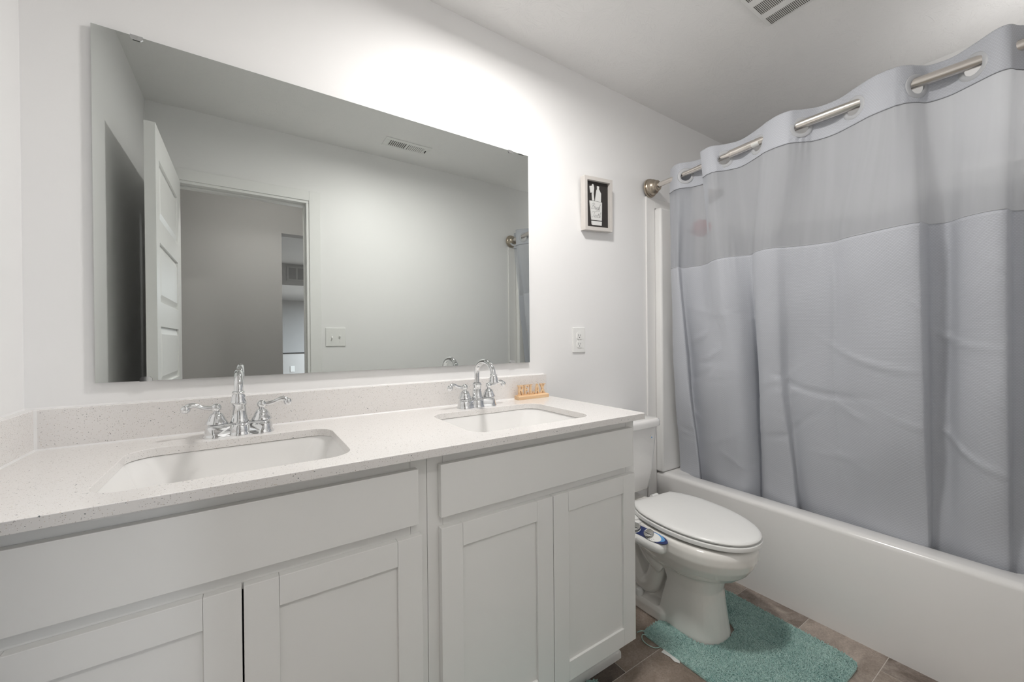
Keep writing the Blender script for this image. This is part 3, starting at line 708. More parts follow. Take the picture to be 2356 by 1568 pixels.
# ------------------------------------------------------------------ bathtub and surround
TX = 2.354
def tub():
    t = thing('bathtub', 'white alcove bathtub with a smooth apron beside the toilet', 'bathtub', (2.73, -.70, 0))
    x0, x1, y0, y1, zr = TX, XR-.002, YW+.002, -.001, .411
    cx, cy, hx, hy = (x0+x1)/2, (y0+y1)/2, (x1-x0)/2, (y1-y0)/2
    icx = (2.444+3.06)/2; ihx = (3.06-2.444)/2; icy = (-.115+YW+.115)/2; ihy = (-.115-(YW+.115))/2
    R = [rrect(cx, cy, hx, hy, .002, 0, 4), rrect(cx, cy, hx, hy, .002, zr-.022, 4)]
    for k in range(1, 5):
        a = PI/2*k/4; d = .022*(1-math.cos(a)); R.append(rrect(cx, cy, hx-d, hy-d, .004, zr-.022+.022*math.sin(a), 4))
    R += [rrect(icx, icy, ihx+.012, ihy+.012, .085, zr, 4), rrect(icx, icy, ihx+.004, ihy+.004, .08, zr-.003, 4), rrect(icx, icy, ihx, ihy, .08, zr-.012, 4), rrect(icx, icy, ihx-.03, ihy-.04, .09, zr-.15, 4), rrect(icx, icy, ihx-.05, ihy-.07, .10, zr-.28, 4), rrect(icx, icy, ihx-.09, ihy-.13, .10, zr-.33, 4)]
    bm = nb(); loft(bm, R); obj('tub_shell', bm, 'acrylic', t, smooth=True, ang=50)
    bm = nb(); lathe(bm, [(.0, .002), (.018, .003), (.034, .003), (.036, .0)], (2.75, -.30, zr-.33), 'z', 24, cap=False); obj('drain', bm, 'chrome', t, smooth=True)
    s = thing('shower_surround', 'white moulded shower wall panels standing on the bathtub behind the curtain', 'shower surround', (2.73, -.03, .411))
    bm = nb()
    def panel(a, b, c, d, z0, z1): box(bm, a, b, c, d, z0, z1)
    panel(2.346, XR-.051, -.050, -.001, .412, 1.882); panel(XR-.05, XR-.001, -1.36, -.001, .412, 1.882); panel(2.346, XR-.051, YW+.001, YW+.050, .412, 1.882)
    obj('wall_panel', bm, 'surround', s, bevel=.012, seg=4, smooth=True)
    bm = nb(); box(bm, 2.274, 2.3455, -.011, -.0003, 0, 1.939); box(bm, 2.3455, XR-.002, -.011, -.0003, 1.884, 1.939); obj('mounting_flange', bm, 'acrylic', s, bevel=.002)
    bm = nb(); box(bm, 2.274, 2.3455, YW+.0003, YW+.011, .0, 1.939); box(bm, 2.3455, XR-.002, YW+.0003, YW+.011, 1.884, 1.939); obj('mounting_flange', bm, 'acrylic', s, bevel=.002)
    bm = nb()
    for z in (1.36, .86): box(bm, XR-.14, XR-.05, -1.2, -.2, z, z+.03)
    obj('shelf_ledge', bm, 'acrylic', s, bevel=.01, seg=3, smooth=True)
tub()
def shower():
    t = thing('wall_shower', 'round shower head on a bent arm behind the sheer curtain band', 'shower head', (2.66, -.012, 2.06))
    bm = nb(); lathe(bm, [(.03, .001), (.03, .004), (.012, .012)], (2.66, -.011, 2.06), 'y', 24); obj('wall_flange', bm, 'nickel', t, smooth=True)
    bm = nb(); tube(bm, smooth_path([(2.66, -.012, 2.06), (2.66, -.07, 2.062), (2.655, -.12, 2.04), (2.65, -.15, 2.005)], 6), .008, 12); obj('shower_arm', bm, 'nickel', t, smooth=True)
    bm = nb(); lathe(bm, [(.012, 0), (.016, -.012), (.045, -.035), (.055, -.045), (.055, -.052), (.0, -.053)], (0, 0, 0), 'z', 32, cap=False)
    bmesh.ops.transform(bm, matrix=Matrix.Translation((2.65, -.153, 2.0)) @ Matrix.Rotation(math.radians(-30), 4, 'X'), verts=bm.verts[:])
    obj('spray_head', bm, 'nickel', t, smooth=True, ang=40)
    bm = nb(); bmesh.ops.create_icosphere(bm, subdivisions=4, radius=.05)
    random.seed(2)
    for v in bm.verts:
        n = v.co.normalized(); k = 1+.16*math.sin(9*n.x+2)*math.sin(8*n.y)+.12*math.sin(13*n.z+n.x*7); v.co = Vector((n.x*.05*k, n.y*.05*k, n.z*.042*k)) + Vector((2.60, -.125, 1.782))
    p = tag(obj('bath_pouf', bm, 'red', smooth=True, ang=180), 'red mesh bath pouf hanging in the shower, faintly visible through the sheer curtain', 'bath pouf')
    bm = nb(); tube(bm, smooth_path([(2.60, -.125, 1.81), (2.61, -.115, 1.90), (2.635, -.08, 2.0), (2.658, -.065, 2.072), (2.665, -.062, 2.060)], 6), .0012, 6)
    obj('cord', bm, 'paper', p)
shower()

# ------------------------------------------------------------------ curtain rod
def rod_x(y):
    P = [(0, 2.297), (.1, 2.293), (.27, 2.282), (.46, 2.261), (.6, 2.247), (.76, 2.243), (.92, 2.25), (1.07, 2.27), (1.2, 2.285), (1.415, 2.297)]
    q = -y
    for (a, b), (c, d) in zip(P, P[1:]):
        if q <= c: return b+(d-b)*(q-a)/(c-a)
    return P[-1][1]
ZR = 1.983
def rod():
    t = thing('curtain_rod', 'brushed metal tension rod spanning the tub alcove through the curtain rings', 'curtain rod', (2.27, -.70, ZR))
    ctl = [(-.02-.0*i, i) for i in range(1)]
    ys = [-.035-(1.345)*i/40 for i in range(41)]
    xs = [rod_x(y) for y in ys]
    for _ in range(4): xs = [xs[0]]+[(xs[i-1]+2*xs[i]+xs[i+1])/4 for i in range(1, 40)]+[xs[-1]]
    pts = list(zip(xs, ys, [ZR]*41))
    k = 13
    bm = nb(); tube(bm, pts[:k+1], .0125, 20); obj('inner_tube', bm, 'rodsteel', t, smooth=True, ang=40)
    bm = nb(); tube(bm, pts[k:], .0163, 24); lathe(bm, [(.0168, 0), (.0173, .006), (.0168, .014)], (pts[k][0], pts[k][1], ZR), 'y', 24); obj('outer_tube', bm, 'rodsteel', t, smooth=True, ang=40)
    for (y, s) in ((-.0115, 1), (YW+.0115, -1)):
        bm = nb(); S_ = 1.18; prof = [(.041, 0), (.043, .004), (.042, .009), (.0385, .011), (.0385, .013), (.0405, .016), (.0385, .021), (.036, .023), (.0355, .026), (.034, .034), (.029, .044), (.0235, .050), (.0245, .053), (.023, .059), (.017, .063), (.0125, .0635), (.0125, .045), (.0, .045)]
        lathe(bm, [(r*S_, h*s) for r, h in prof], (2.297, y, ZR), 'y', 40, cap=False); obj('end_flange', bm, 'nickel', t, smooth=True, ang=40)
    bm = nb()
    p0, p1 = Vector((2.2965, -.077, ZR)), Vector((2.2945, -.105, ZR))
    tube(bm, [p0, p1], .0128, 24, cap=False)
    st = obj('sticker', bm, 'paper', t, smooth=True, label='white paper sticker wrapped round the rod')
    bm = nb(); tube(bm, [p0+(p1-p0)*.36, p0+(p1-p0)*.44], .01295, 24, cap=False); obj('sticker_band', bm, 'redink', st, smooth=True)
    bm = nb(); tube(bm, [Vector((rod_x(-.575), -.575, ZR)), Vector((rod_x(-.605), -.605, ZR))], .01655, 24, cap=False)
    for v in bm.verts: pass
    bmesh.ops.delete(bm, geom=[f for f in bm.faces if f.calc_center_median().z > ZR-.003 or f.calc_center_median().x > rod_x(-.59)+.004], context='FACES')
    obj('sticker', bm, 'paper', t)
rod()

# ------------------------------------------------------------------ shower curtain
# plan positions (x, y) of the folds at five heights, left end of the cloth first
COLS=[
  [(2.3337, -0.243), (2.3334, -0.2476), (2.385, -0.2074), (2.45, -0.157), (2.505, -0.1437)],
  [(2.3234, -0.1713), (2.3238, -0.1657), (2.3724, -0.1244), (2.435, -0.1016), (2.495, -0.0976)],
  [(2.3002, -0.1437), (2.3005, -0.138), (2.3481, -0.1015), (2.41, -0.0755), (2.48, -0.0724)],
  [(2.2728, -0.1803), (2.2728, -0.1799), (2.3219, -0.1404), (2.382, -0.1289), (2.465, -0.1299)],
  [(2.2657, -0.2122), (2.2658, -0.2119), (2.3159, -0.175), (2.378, -0.1849), (2.46, -0.2012)],
  [(2.2821, -0.2377), (2.282, -0.2398), (2.341, -0.171), (2.42, -0.1633), (2.495, -0.1802)],
  [(2.3025, -0.2626), (2.3022, -0.2671), (2.3464, -0.2267), (2.412, -0.2203), (2.495, -0.2245)],
  [(2.3124, -0.3115), (2.3119, -0.316), (2.3478, -0.2778), (2.388, -0.2956), (2.47, -0.2974)],
  [(2.2879, -0.3524), (2.2874, -0.3567), (2.3302, -0.3288), (2.378, -0.3415), (2.461, -0.3469)],
  [(2.2441, -0.3413), (2.2426, -0.355), (2.3174, -0.345), (2.374, -0.3824), (2.457, -0.3856)],
  [(2.2295, -0.401), (2.2283, -0.4116), (2.2987, -0.4002), (2.376, -0.427), (2.459, -0.4222)],
  [(2.2628, -0.4434), (2.2622, -0.4494), (2.312, -0.4539), (2.392, -0.4631), (2.475, -0.449)],
  [(2.2861, -0.5088), (2.284, -0.5095), (2.3341, -0.4953), (2.425, -0.4864), (2.505, -0.4729)],
  [(2.249, -0.6001), (2.2476, -0.5936), (2.3368, -0.5242), (2.445, -0.4926), (2.525, -0.4776)],
  [(2.2239, -0.6432), (2.2262, -0.6304), (2.3115, -0.5544), (2.4, -0.5265), (2.483, -0.5175)],
  [(2.2088, -0.6896), (2.215, -0.6789), (2.2933, -0.61), (2.38, -0.5861), (2.463, -0.5919)],
  [(2.2137, -0.7303), (2.2179, -0.724), (2.2969, -0.6453), (2.38, -0.6225), (2.455, -0.6535)],
  [(2.243, -0.759), (2.2431, -0.7558), (2.3125, -0.6843), (2.404, -0.6449), (2.497, -0.6477)],
  [(2.2769, -0.804), (2.2704, -0.792), (2.3257, -0.7485), (2.408, -0.7003), (2.483, -0.7052)],
  [(2.2795, -0.8638), (2.273, -0.8525), (2.3286, -0.8124), (2.406, -0.7772), (2.475, -0.7889)],
  [(2.25, -0.9203), (2.2497, -0.9128), (2.3252, -0.8409), (2.408, -0.8083), (2.471, -0.826)],
  [(2.2235, -0.9764), (2.2266, -0.9698), (2.3042, -0.893), (2.386, -0.8736), (2.463, -0.883)],
  [(2.225, -1.0327), (2.2286, -1.0297), (2.2898, -1.0035), (2.366, -0.9896), (2.455, -0.9732)],
  [(2.2509, -1.0615), (2.2508, -1.0614), (2.2934, -1.0647), (2.364, -1.0543), (2.453, -1.0483)],
  [(2.2745, -1.0742), (2.2747, -1.076), (2.3121, -1.0776), (2.378, -1.0717), (2.461, -1.0644)],
  [(2.3051, -1.0967), (2.3026, -1.093), (2.3485, -1.0853), (2.422, -1.0745), (2.485, -1.07)],
  [(2.3145, -1.1434), (2.3079, -1.1386), (2.3606, -1.1252), (2.426, -1.1131), (2.487, -1.1068)],
  [(2.2844, -1.1952), (2.2837, -1.189), (2.3345, -1.1613), (2.4, -1.1484), (2.477, -1.1387)],
  [(2.2527, -1.2379), (2.2567, -1.2374), (2.3148, -1.2134), (2.382, -1.1997), (2.465, -1.1856)],
  [(2.2539, -1.2631), (2.2579, -1.2641), (2.3175, -1.2497), (2.382, -1.2438), (2.467, -1.2361)],
  [(2.2887, -1.2818), (2.2887, -1.2816), (2.3478, -1.2616), (2.412, -1.2563), (2.485, -1.2494)],
  [(2.3243, -1.317), (2.3203, -1.3171), (2.3567, -1.3065), (2.42, -1.3012), (2.485, -1.2957)],
  [(2.2926, -1.345), (2.2926, -1.345), (2.3277, -1.342), (2.39, -1.34), (2.475, -1.34)],
]

CZ = [2.040, 1.915, 1.530, 1.0, .36]
def catmull(a, b, c, d, t): return .5*((2*b)+(-a+c)*t+(2*a-5*b+4*c-d)*t*t+(-a+3*b-3*c+d)*t*t*t)
def level_curve(k, K):
    P = [c[k] for c in COLS]; n = len(P); out = []
    for i in range(n-1):
        for j in range(K):
            t = j/K; a, b, c, d = P[max(i-1, 0)], P[i], P[i+1], P[min(i+2, n-1)]
            out.append((catmull(a[0], b[0], c[0], d[0], t), catmull(a[1], b[1], c[1], d[1], t)))
    out.append(P[-1]); return out
KSUB = 10
for c in COLS:
    for k, xb, g in ((2, None, 1.5), (3, 2.40, 1.6), (4, 2.475, 1.2)):
        xm = xb if xb else 2.322
        c[k] = (xm+(c[k][0]-xm)*g, c[k][1])
CUR = [level_curve(k, KSUB) for k in range(5)]
NS = len(CUR[0])
UU = [0.0]
for i in range(1, NS): UU.append(UU[-1]+math.hypot(CUR[2][i][0]-CUR[2][i-1][0], CUR[2][i][1]-CUR[2][i-1][1]))
random.seed(11)
WR = []   # creases: (u, z, angle, length, amp)
for _ in range(26):
    WR.append((random.uniform(.1, UU[-1]), random.uniform(.5, 1.35), random.uniform(-.7, .5), random.uniform(.05, .16), random.uniform(.0012, .003)*random.choice((1, -1))))
WR += [(UU[-1]*.80, 1.17, -.55, .16, .005), (UU[-1]*.66, 1.06, -.35, .14, .004), (UU[-1]*.55, .93, -.25, .17, -.004), (UU[-1]*.20, 1.16, .5, .07, .004), (UU[-1]*.24, 1.07, .45, .08, .004), (UU[-1]*.86, .76, -.6, .12, .005)]
def sheet(i, z):
    zz = min(max(z, CZ[4]), CZ[0])
    for k in range(4):
        if zz >= CZ[k+1]-1e-9:
            t = (CZ[k]-zz)/(CZ[k]-CZ[k+1])
            ks = [max(k-1, 0), k, k+1, min(k+2, 4)]
            if k == 0: ks[0] = 0
            p = [CUR[q][i] for q in ks]
            tt = t if k else t
            if k in (0,): x = p[1][0]+(p[2][0]-p[1][0])*tt; y = p[1][1]+(p[2][1]-p[1][1])*tt
            else:
                s = t*t*(3-2*t)*.35+t*.65
                x = p[1][0]+(p[2][0]-p[1][0])*s; y = p[1][1]+(p[2][1]-p[1][1])*s
            break
    u = UU[i]
    a = 0
    if z < 1.5:
        f = min(1, (1.5-z)/.2)
        for (wu, wz, an, ln, am) in WR:
            du, dz = u-wu, z-wz
            if abs(du) > .25 or abs(dz) > .25: continue
            l = du*math.cos(an)+dz*math.sin(an); w = -du*math.sin(an)+dz*math.cos(an) - 1.2*l*l
            a += 1.8*am*math.exp(-(l/ln)**2)*math.exp(-(w/.009)**2)
        a += .0035*math.sin(u*31+z*5+2*math.sin(z*4.1))*f*.6 + .002*math.sin(u*12-z*17)*f
    # gathers at the seams
    for zs_, s in ((CZ[1], .05), (CZ[2], .07)):
        g = math.exp(-((z-zs_)/s)**2); a += .0016*g*math.sin(u*190+3*math.sin(u*23))*max(0, math.sin(u*17+zs_*3))
    return (x-a, y, z)
def seam_z(z, i):   # hem lines sag a little between the rings
    return z + .004*math.sin(UU[i]*9+z)
def cloth_part(name, mat, z0, z1, nz, parent, holes=None, thick=0, sub=1):
    bm = nb(); uvl = bm.loops.layers.uv.new('UVMap')
    zs_ = [z0+(z1-z0)*j/nz for j in range(nz+1)]
    grid = []
    for j, z in enumerate(zs_):
        row = []
        for i in range(NS):
            row.append(bm.verts.new(sheet(i, seam_z(z, i) if z < 2.03 else z)))
        grid.append(row)
    for j in range(nz):
        for i in range(NS-1):
            vs_ = (grid[j][i], grid[j][i+1], grid[j+1][i+1], grid[j+1][i])
            c = (vs_[0].co+vs_[1].co+vs_[2].co+vs_[3].co)/4
            if holes and any((c-h).length < r for h, r in holes): continue
            f = bm.faces.new(vs_)
            for lp, (ii, jj) in zip(f.loops, ((i, j), (i+1, j), (i+1, j+1), (i, j+1))): lp[uvl].uv = (UU[ii], zs_[jj])
    o = obj(name, bm, mat, parent, smooth=True, ang=180)
    if thick:
        s = o.modifiers.new('solid', 'SOLIDIFY'); s.thickness = thick; s.offset = 0
    return o
def curtain():
    t = thing('shower_curtain', 'grey waffle-weave shower curtain with a sheer upper band hanging inside the tub', 'shower curtain', (2.30, -.70, .36))
    # rings sit where the cloth passes the rod
    rings = []
    for ci in (5, 11, 13, 17, 20, 24, 27, 32):
        i = min(range((ci-1)*KSUB, min((ci+1)*KSUB, NS-1)), key=lambda q: abs(sheet(q, ZR)[0]-rod_x(sheet(q, ZR)[1])))
        a = Vector(sheet(max(i-9, 0), ZR-.01)); b = Vector(sheet(min(i+9, NS-1), ZR-.01)); p = Vector(sheet(i, ZR-.012))
        tg = (b-a).normalized(); nrm = tg.cross(Vector((0, 0, 1))).normalized()
        rings.append((p, tg, nrm))
    holes = [(r[0], .0262) for r in rings]
    cloth_part('header_band', 'cloth', CZ[0], CZ[1], 26, t, holes, .0012)
    cloth_part('sheer_band', 'sheer', CZ[1], CZ[2], 26, t)
    cloth_part('lower_panel', 'cloth', CZ[2], CZ[4], 90, t, None, .0012)
    for z, zn in ((CZ[1], 's'), (CZ[2], 't')):
        bm = nb(); pts = [Vector(sheet(i, seam_z(z, i)))+Vector((-.0012, 0, 0)) for i in range(0, NS)]
        rr = [[tuple(p+Vector((0, 0, dz))+Vector((dx, 0, 0))) for dx, dz in ((-.0008, .0006), (-.0008, -.0014), (.0006, -.0014), (.0006, .0006))] for p in pts]
        loft(bm, rr); obj('seam', bm, 'ring' if zn == 't' else 'seamgrey', t, smooth=True)
    for p, tg, nrm in rings:
        bm = nb(); prof = [(.024, .0), (.0245, .0022), (.027, .003), (.037, .0028), (.0395, .001), (.0395, -.001), (.037, -.0028), (.027, -.003), (.0245, -.0022)]
        n = 40; ringv = []
        for q in range(n):
            a = 2*PI*q/n; d = tg*math.cos(a)+Vector((0, 0, 1))*math.sin(a)
            ringv.append([tuple(p+d*r+nrm*h) for r, h in prof])
        vv = [[bm.verts.new(c) for c in r] for r in ringv]
        for q in range(n):
            for k in range(len(prof)): bm.faces.new((vv[q][k], vv[(q+1) % n][k], vv[(q+1) % n][(k+1) % len(prof)], vv[q][(k+1) % len(prof)]))
        obj('ring', bm, 'ring', t, smooth=True, ang=60)
M['seamgrey'] = simple('seam_thread', (.20, .205, .22), .8, noise=.03)
curtain()

# ------------------------------------------------------------------ toilet
TCX = 1.942
def egg(cx, yb, yf, hw, z, n=48, p=2.0, back=.5, cut=None):
    """plan outline: pointed towards the front (yf), fuller at the back (yb)"""
    pts = []; ym = yb+(yf-yb)*back
    for i in range(n):
        a = 2*PI*i/n; c, s = math.cos(a), math.sin(a)
        ry = (yb-ym) if s > 0 else (ym-yf)
        e = p if s <= 0 else max(p, 2.6)
        x = hw*math.copysign(abs(c)**(2/e), c); y = ry*math.copysign(abs(s)**(2/e), s)
        y = ym+y
        if cut is not None: y = min(y, cut)
        pts.append((cx+x, y, z))
    return pts
def toilet():
    t = thing('toilet', 'white elongated toilet with its lid closed, between the vanity and the bathtub', 'toilet', (TCX, -.35, 0))
    c = TCX
    # porcelain bowl, pedestal and trapway, merged into one skin
    bm = nb()
    loft(bm, [egg(c, -.23, -.700, .164, .392, back=.6), egg(c, -.23, -.709, .170, .388, back=.6), egg(c, -.23, -.716, .175, .372, back=.6), egg(c, -.23, -.716, .175, .345, back=.6), egg(c, -.235, -.705, .167, .315, back=.6), egg(c, -.24, -.685, .152, .285, back=.6), egg(c, -.25, -.655, .132, .258, back=.58), egg(c, -.28, -.612, .106, .236), egg(c, -.30, -.57, .078, .215)])
    loft(bm, [rrect(c, -.155, .098, .125, .03, .394), rrect(c, -.155, .100, .127, .03, .386), rrect(c, -.165, .088, .115, .03, .35), rrect(c, -.18, .07, .10, .03, .30)])
    def ped(hw, y1, z, yb=-.405):
        pts = [(c+hw*.98, yb, z), (c+hw, yb-.02, z), (c+hw*1.0, -.50, z)]
        n = 14
        for q in range(n+1):
            a = PI*q/n; pts.append((c+hw*math.copysign(abs(math.cos(a))**.85, math.cos(a)), -.505+(y1+.505)*math.sin(a)**.9, z))
        return pts+[(c-hw, -.50, z), (c-hw, yb-.02, z), (c-hw*.98, yb, z)]
    loft(bm, [ped(.103, -.612, 0, -.38), ped(.103, -.612, .015, -.38), ped(.100, -.606, .05, -.385), ped(.094, -.596, .12, -.40), ped(.088, -.590, .18, -.415), ped(.092, -.60, .235, -.40), ped(.10, -.61, .27, -.36)])
    loft(bm, [rrect(c, -.26, .115, .165, .03, 0), rrect(c, -.26, .115, .165, .03, .035), rrect(c, -.26, .106, .158, .03, .05), rrect(c, -.26, .060, .14, .03, .056)])
    loft(bm, [rrect(c, -.25, .055, .17, .03, .05), rrect(c, -.25, .045, .17, .03, .2), rrect(c, -.25, .06, .15, .03, .32)])
    for s in (1, -1):
        tube(bm, smooth_path([(c+s*.045, -.385, .30), (c+s*.055, -.36, .20), (c+s*.055, -.33, .115), (c+s*.05, -.28, .095), (c+s*.05, -.235, .16), (c+s*.05, -.20, .24), (c+s*.048, -.16, .25), (c+s*.045, -.125, .17), (c+s*.04, -.12, .04)], 6), .040, 14)
        tube(bm, smooth_path([(c+s*.072, -.385, .20), (c+s*.088, -.345, .235), (c+s*.09, -.30, .29), (c+s*.075, -.25, .36)], 5), .026, 12)
    o = obj('bowl', bm, 'bisque', t)
    m = o.modifiers.new('remesh', 'REMESH'); m.mode = 'VOXEL'; m.voxel_size = .0036; m.use_smooth_shade = True
    s = o.modifiers.new('smooth', 'SMOOTH'); s.iterations = 7; s.factor = .55
    for sx in (-1, 1):
        bm = nb(); lathe(bm, [(.018, 0), (.0175, .008), (.0165, .016), (.012, .0225), (.005, .025)], (c+sx*.093, -.285, .048), 'z', 24); obj('bolt_cap', bm, 'plastic', t, smooth=True)
    # tank
    bm = nb()
    tk = lambda hx, hy0, hy1, z, r: rrect(c, (hy0+hy1)/2, hx, (hy0-hy1)/2, r, z, 8)
    loft(bm, [tk(.118, -.045, -.175, .428, .03), tk(.124, -.04, -.185, .436, .035), tk(.138, -.03, -.198, .52, .04), tk(.156, -.025, -.206, .66, .042), tk(.164, -.022, -.21, .735, .042)])
    obj('tank', bm, 'porcelain', t, smooth=True, ang=50)
    bm = nb()
    loft(bm, [tk(.168, -.018, -.214, .734, .04), tk(.176, -.015, -.220, .737, .044), tk(.178, -.015, -.222, .757, .046), tk(.175, -.017, -.219, .766, .044), tk(.166, -.024, -.21, .7705, .04)])
    obj('tank_lid', bm, 'porcelain', t, smooth=True, ang=50)
    bm = nb(); tube(bm, [(c-.135, -.200, .705), (c-.135, -.222, .705)], .008, 12); tube(bm, [(c-.135, -.222, .705), (c-.085, -.228, .70)], [.007, .006], 12); obj('flush_lever', bm, 'chrome', t, smooth=True)
    bm = nb(); lathe(bm, [(.0095, .0), (.0095, .0008)], (0, 0, 0), 'y', 20); lathe(bm, [(.0, 0), (.0001, .0)], (0, 0, 0), 'y', 4, cap=False) if False else None
    bmesh.ops.transform(bm, matrix=Matrix.Translation((c+.098, -.2093, .686)) @ Matrix.Rotation(math.radians(-3), 4, 'X'), verts=bm.verts[:]); b = obj('badge', bm, 'paper', t)
    bm = nb(); lathe(bm, [(.0038, .0008), (.0038, .0014)], (0, 0, 0), 'y', 16); bmesh.ops.transform(bm, matrix=Matrix.Translation((c+.098, -.2093, .685)), verts=bm.verts[:]); obj('badge_print', bm, 'blue', b)
    # seat and lid, turned a touch on the bowl
    def oval(d, z, yb=-.252, yt=-.726, hw=.178):
        prof_ = [(0, .62), (.012, .67), (.05, .755), (.10, .84), (.18, .93), (.28, .985), (.38, 1.0)]
        right = [(1.0*hw*w-d, yb+(yt-yb)*t-(d if t == 0 else 0)) for t, w in prof_]
        ym = yb+(yt-yb)*.42
        for q in range(0, 15):
            a = PI/2*q/14; right.append(((hw-d)*math.cos(a)**.94, ym+(yt+d-ym)*math.sin(a)**.98))
        P = right+[(-x, y) for x, y in right[-2::-1]]
        out = []
        for x, y in P:
            k = math.radians(-5.6); yy = y+.25
            out.append((c+.039+x*math.cos(k)-yy*math.sin(k), -.25+yy*math.cos(k)+x*math.sin(k), z))
        return out
    bm = nb()
    loft(bm, [oval(.004, .4005), oval(-.003, .403), oval(-.004, .410), oval(-.003, .4165), oval(.004, .4185)]); obj('seat', bm, 'plastic', t, smooth=True, ang=50)
    bm = nb()
    top_ = oval(.010, .435); mx_ = Vector((c, -.46, 0))
    def shrink(k, z): return [(mx_.x+(p[0]-mx_.x)*k, mx_.y+(p[1]-mx_.y)*k, z) for p in top_]
    loft(bm, [oval(.007, .4225), oval(.001, .4235), oval(0, .428), oval(.003, .4325), top_, shrink(.9, .4365), shrink(.6, .437), shrink(.2, .437)]); obj('lid', bm, 'plastic', t, smooth=True, ang=40)
    for sx in (-1, 1):
        bm = nb(); tube(bm, [(c+sx*.075-.02, -.240, .418), (c+sx*.075+.02, -.240, .418)], .0115, 16); box(bm, c+sx*.075-.014, c+sx*.075+.014, -.250, -.226, .390, .418); obj('hinge', bm, 'plastic', t, smooth=True, ang=40)
toilet()

# bidet attachment: control panel on the left of the bowl
def bidet():
    t = thing('bidet_attachment', 'white bidet control panel with two chrome knobs and a navy decal under the toilet seat', 'bidet attachment', (1.80, -.36, .33))
    ax0, ax1 = -.283, -.478            # along y
    # body sections: rounded, top face tilted towards the vanity side
    def sec(y, k):
        cx_, cz_ = 1.768, .3615
        w, h = .040*k, .026*k
        P = [(-.036, -.018), (-.024, -.034), (.014, -.040), (.040, -.026), (.044, .004), (.036, .016), (-.002, .018), (-.032, .003)]
        out = []; P = [(p[0]*k, p[1]*k) for p in P]; m = len(P)
        for i in range(m):
            a, b, c_, d = P[i-1], P[i], P[(i+1) % m], P[(i+2) % m]
            for j in range(4): out.append((cx_+catmull(a[0], b[0], c_[0], d[0], j/4), y, cz_+catmull(a[1], b[1], c_[1], d[1], j/4)-(.010 if k < .9 else 0)*(1-k)))
        return out
    ks = [(0, 1.0), (.55, 1.0), (.75, .99), (.87, .94), (.94, .84), (.98, .68), (1.0, .45), (1.005, .15)]
    bm = nb(); loft(bm, [sec(ax0+(ax1-ax0)*a, k) for a, k in ks]); body = obj('control_body', bm, 'plastic', t, smooth=True, ang=60)
    # tilted top plane basis: u along -y, v across (towards +x and up)
    O = Vector((1.7725, -.245, .3695)); v = Vector((.028, 0, .0135)).normalized(); n = Vector((-.0135, 0, .028)).normalized(); u = Vector((0, -1, 0))
    O = Vector((1.753, -.284, .3745))
    def P3(a, b, h): return tuple(O+u*a+v*b+n*h)
    def decal(name, poly, mat, h=.0022, par=None):
        bm = nb(); loft(bm, [[P3(a, b, h-.003) for a, b in poly], [P3(a, b, h) for a, b in poly]]); return obj(name, bm, mat, par or body)
    dome = [(0, -.013)]+[(.150+.056*math.sin(q*PI/16), .0075-.0205*math.cos(q*PI/16)) for q in range(17)]+[(0, .028)]
    decal('decal', dome, 'navy', .0030)
    decal('decal', [(.153+.039*math.cos(q*PI/14), .0105+.0165*math.sin(q*PI/14)) for q in range(28)], 'blue', .0035)
    def disc(a, b, r, h, mat, name, k=1.0):
        pts = [(a+r*k*math.cos(q*PI/16), b+r*math.sin(q*PI/16)) for q in range(32)]; return decal(name, pts, mat, h)
    disc(.142, .0045, .0195, .0042, 'plastic', 'dial_plate', 1.9); disc(.055, .004, .0225, .0042, 'plastic', 'dial_plate', 1.2)
    for k, a0 in enumerate((.125, .062)):
        bm = nb(); rings = []
        for r, h in ((.0185, .004), (.019, .010), (.0175, .014), (.0165, .0145)):
            rings.append([P3(a0+r*math.cos(q*PI/16), .006+r*math.sin(q*PI/16), h) for q in range(32)])
        loft(bm, rings); kn = obj('knob', bm, 'knob', t, smooth=True, ang=50)
        bm = nb(); pts = [P3(a0-.0165, .004, .0165), P3(a0, .0015, .019), P3(a0+.0165, .004, .0165)]; tube(bm, pts, .0018, 8)
        ringp = [P3(a0+.0178*math.cos(q*PI/16), .006+.0178*math.sin(q*PI/16), .0142) for q in range(33)]; tube(bm, ringp, .0012, 6)
        obj('knob_rim', bm, 'chrome', kn, smooth=True)
    for q in range(6): 
        a = math.radians(232+q*19); decal('dial_mark', [(.130+.027*math.cos(a)-.0010, .006+.0185*math.sin(a)-.0008), (.130+.027*math.cos(a)+.0010, .006+.0185*math.sin(a)-.0008), (.130+.027*math.cos(a)+.0010, .006+.0185*math.sin(a)+.0008), (.130+.027*math.cos(a)-.0010, .006+.0185*math.sin(a)+.0008)], 'navy', .0046)
    bm = nb(); box(bm, 1.79, 1.93, -.318, -.262, .3935, .3985); obj('mounting_plate', bm, 'plastic', t)
    bm = nb(); loft(bm, [rrect(1.80, -.315, .022, .024, .008, .372, 4), rrect(1.80, -.315, .022, .024, .008, .3935, 4)]); obj('neck', bm, 'plastic', t, smooth=True)
bidet()

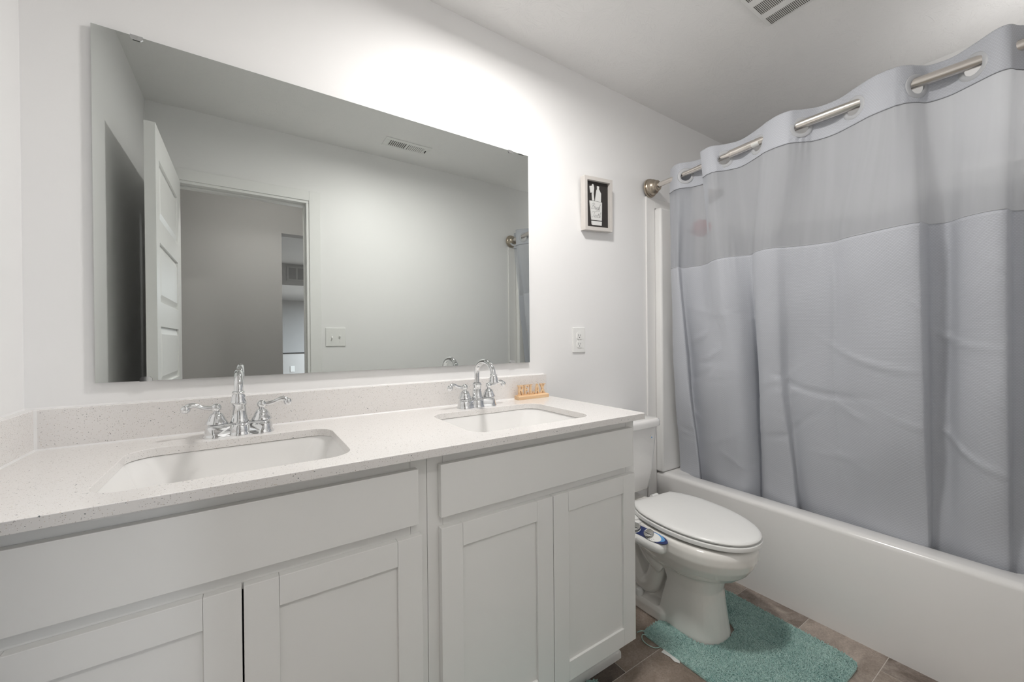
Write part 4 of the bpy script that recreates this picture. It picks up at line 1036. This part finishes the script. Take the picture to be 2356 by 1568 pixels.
# ------------------------------------------------------------------ shag rugs
def inside(poly, x, y):
    c = False; n = len(poly)
    for i in range(n):
        (x0, y0), (x1, y1) = poly[i], poly[(i+1) % n]
        if (y0 > y) != (y1 > y) and x < (x1-x0)*(y-y0)/(y1-y0)+x0: c = not c
    return c
def shag(name, poly, label, seed, step=.0035, hide=None):
    random.seed(seed)
    bm = nb(); f = loft(bm, [[(p[0], p[1], .001) for p in poly], [(p[0], p[1], .007) for p in poly]])
    o = obj(name, bm, 'rug')
    xs = [p[0] for p in poly]; ys = [p[1] for p in poly]
    V, F = [], []
    x = min(xs)
    while x < max(xs):
        y = min(ys)
        while y < max(ys):
            px, py = x+random.uniform(-.5, .5)*step, y+random.uniform(-.5, .5)*step
            if inside(poly, px, py) and not (hide and hide(px, py)):
                for _ in range(2 if random.random() < .35 else 1):
                    a = random.uniform(0, 2*PI)+.9*math.sin(px*19)+.7*math.cos(py*23); ln = random.uniform(.0065, .011); tilt = random.uniform(.1, .8)
                    dx, dy = math.cos(a), math.sin(a); r = random.uniform(.0011, .0018); b = len(V)
                    for k, (q, rr) in enumerate(((0, 1.0), (.5, 1.15), (1.0, .75))):
                        ox = dx*ln*math.sin(tilt)*q**1.4; oy = dy*ln*math.sin(tilt)*q**1.4; oz = .006+ln*math.cos(tilt*.8)*(q-.25*q*q)
                        for m in range(3):
                            t_ = 2*PI*m/3+a; V.append((px+ox+r*rr*math.cos(t_), py+oy+r*rr*math.sin(t_), oz))
                    for k in range(2):
                        for m in range(3): F.append((b+k*3+m, b+k*3+(m+1) % 3, b+k*3+3+(m+1) % 3, b+k*3+3+m))
                    F.append((b+6, b+7, b+8))
            y += step
        x += step
    me = bpy.data.meshes.new('pile'); me.from_pydata(V, [], F); me.materials.append(M['rug'])
    for p in me.polygons: p.use_smooth = True
    pl = bpy.data.objects.new('pile', me); COL.objects.link(pl); pl.parent = o; pl['kind'] = 'stuff'
    tag(o, label, 'bath mat'); return o
def rounded(pts, rads, n=6):
    out = []; m = len(pts)
    for i in range(m):
        p = Vector(pts[i]); a = (Vector(pts[i-1])-p).normalized(); b = (Vector(pts[(i+1) % m])-p).normalized(); r = rads[i]
        s, e = p+a*r, p+b*r
        for k in range(n+1):
            t = k/n; q = s*(1-t)**2+p*2*t*(1-t)+e*t*t; out.append((q.x, q.y))
    return out
rp = rounded([(1.716, -.405), (1.716, -.930), (2.228, -.932), (2.245, -.385), (2.066, -.375), (2.058, -.612), (1.836, -.604), (1.842, -.398)], [.02, .05, .05, .04, .03, .085, .085, .04])
r1 = shag('contour_bath_mat', rp, 'teal shag contour mat wrapped round the foot of the toilet', 3)
bm = nb(); tube(bm, smooth_path([(1.722, -.43, .006), (1.705, -.415, .010), (1.690, -.425, .004), (1.685, -.45, .003), (1.693, -.475, .003), (1.707, -.485, .004), (1.720, -.487, .006)], 5), .0016, 8)
tube(bm, smooth_path([(1.730, -.408, .008), (1.712, -.400, .012), (1.700, -.392, .006)], 5), .0018, 8)
obj('loose_thread', bm, 'rug', r1)
bm = nb(); loft(bm, [[(1.722, -.500, .003), (1.722, -.560, .003), (1.708, -.572, .002), (1.700, -.556, .0015), (1.704, -.535, .002), (1.698, -.503, .0015)], [(1.722, -.500, .0036), (1.722, -.560, .0036), (1.708, -.572, .0026), (1.700, -.556, .0021), (1.704, -.535, .0026), (1.698, -.503, .0021)]])
obj('care_tag', bm, 'paper', r1, label='frayed white care tag under the mat edge')
rp2 = rounded([(.72, -.447), (.70, -.95), (1.418, -.99), (1.408, -.446)], [.04, .05, .05, .03])
shag('rectangular_bath_mat', rp2, 'teal shag mat on the floor in front of the vanity, mostly under the cabinet doors', 5, hide=lambda x, y: x < 1.0 and (int(x*1e4)+int(y*1e4)) % 3 != 0)
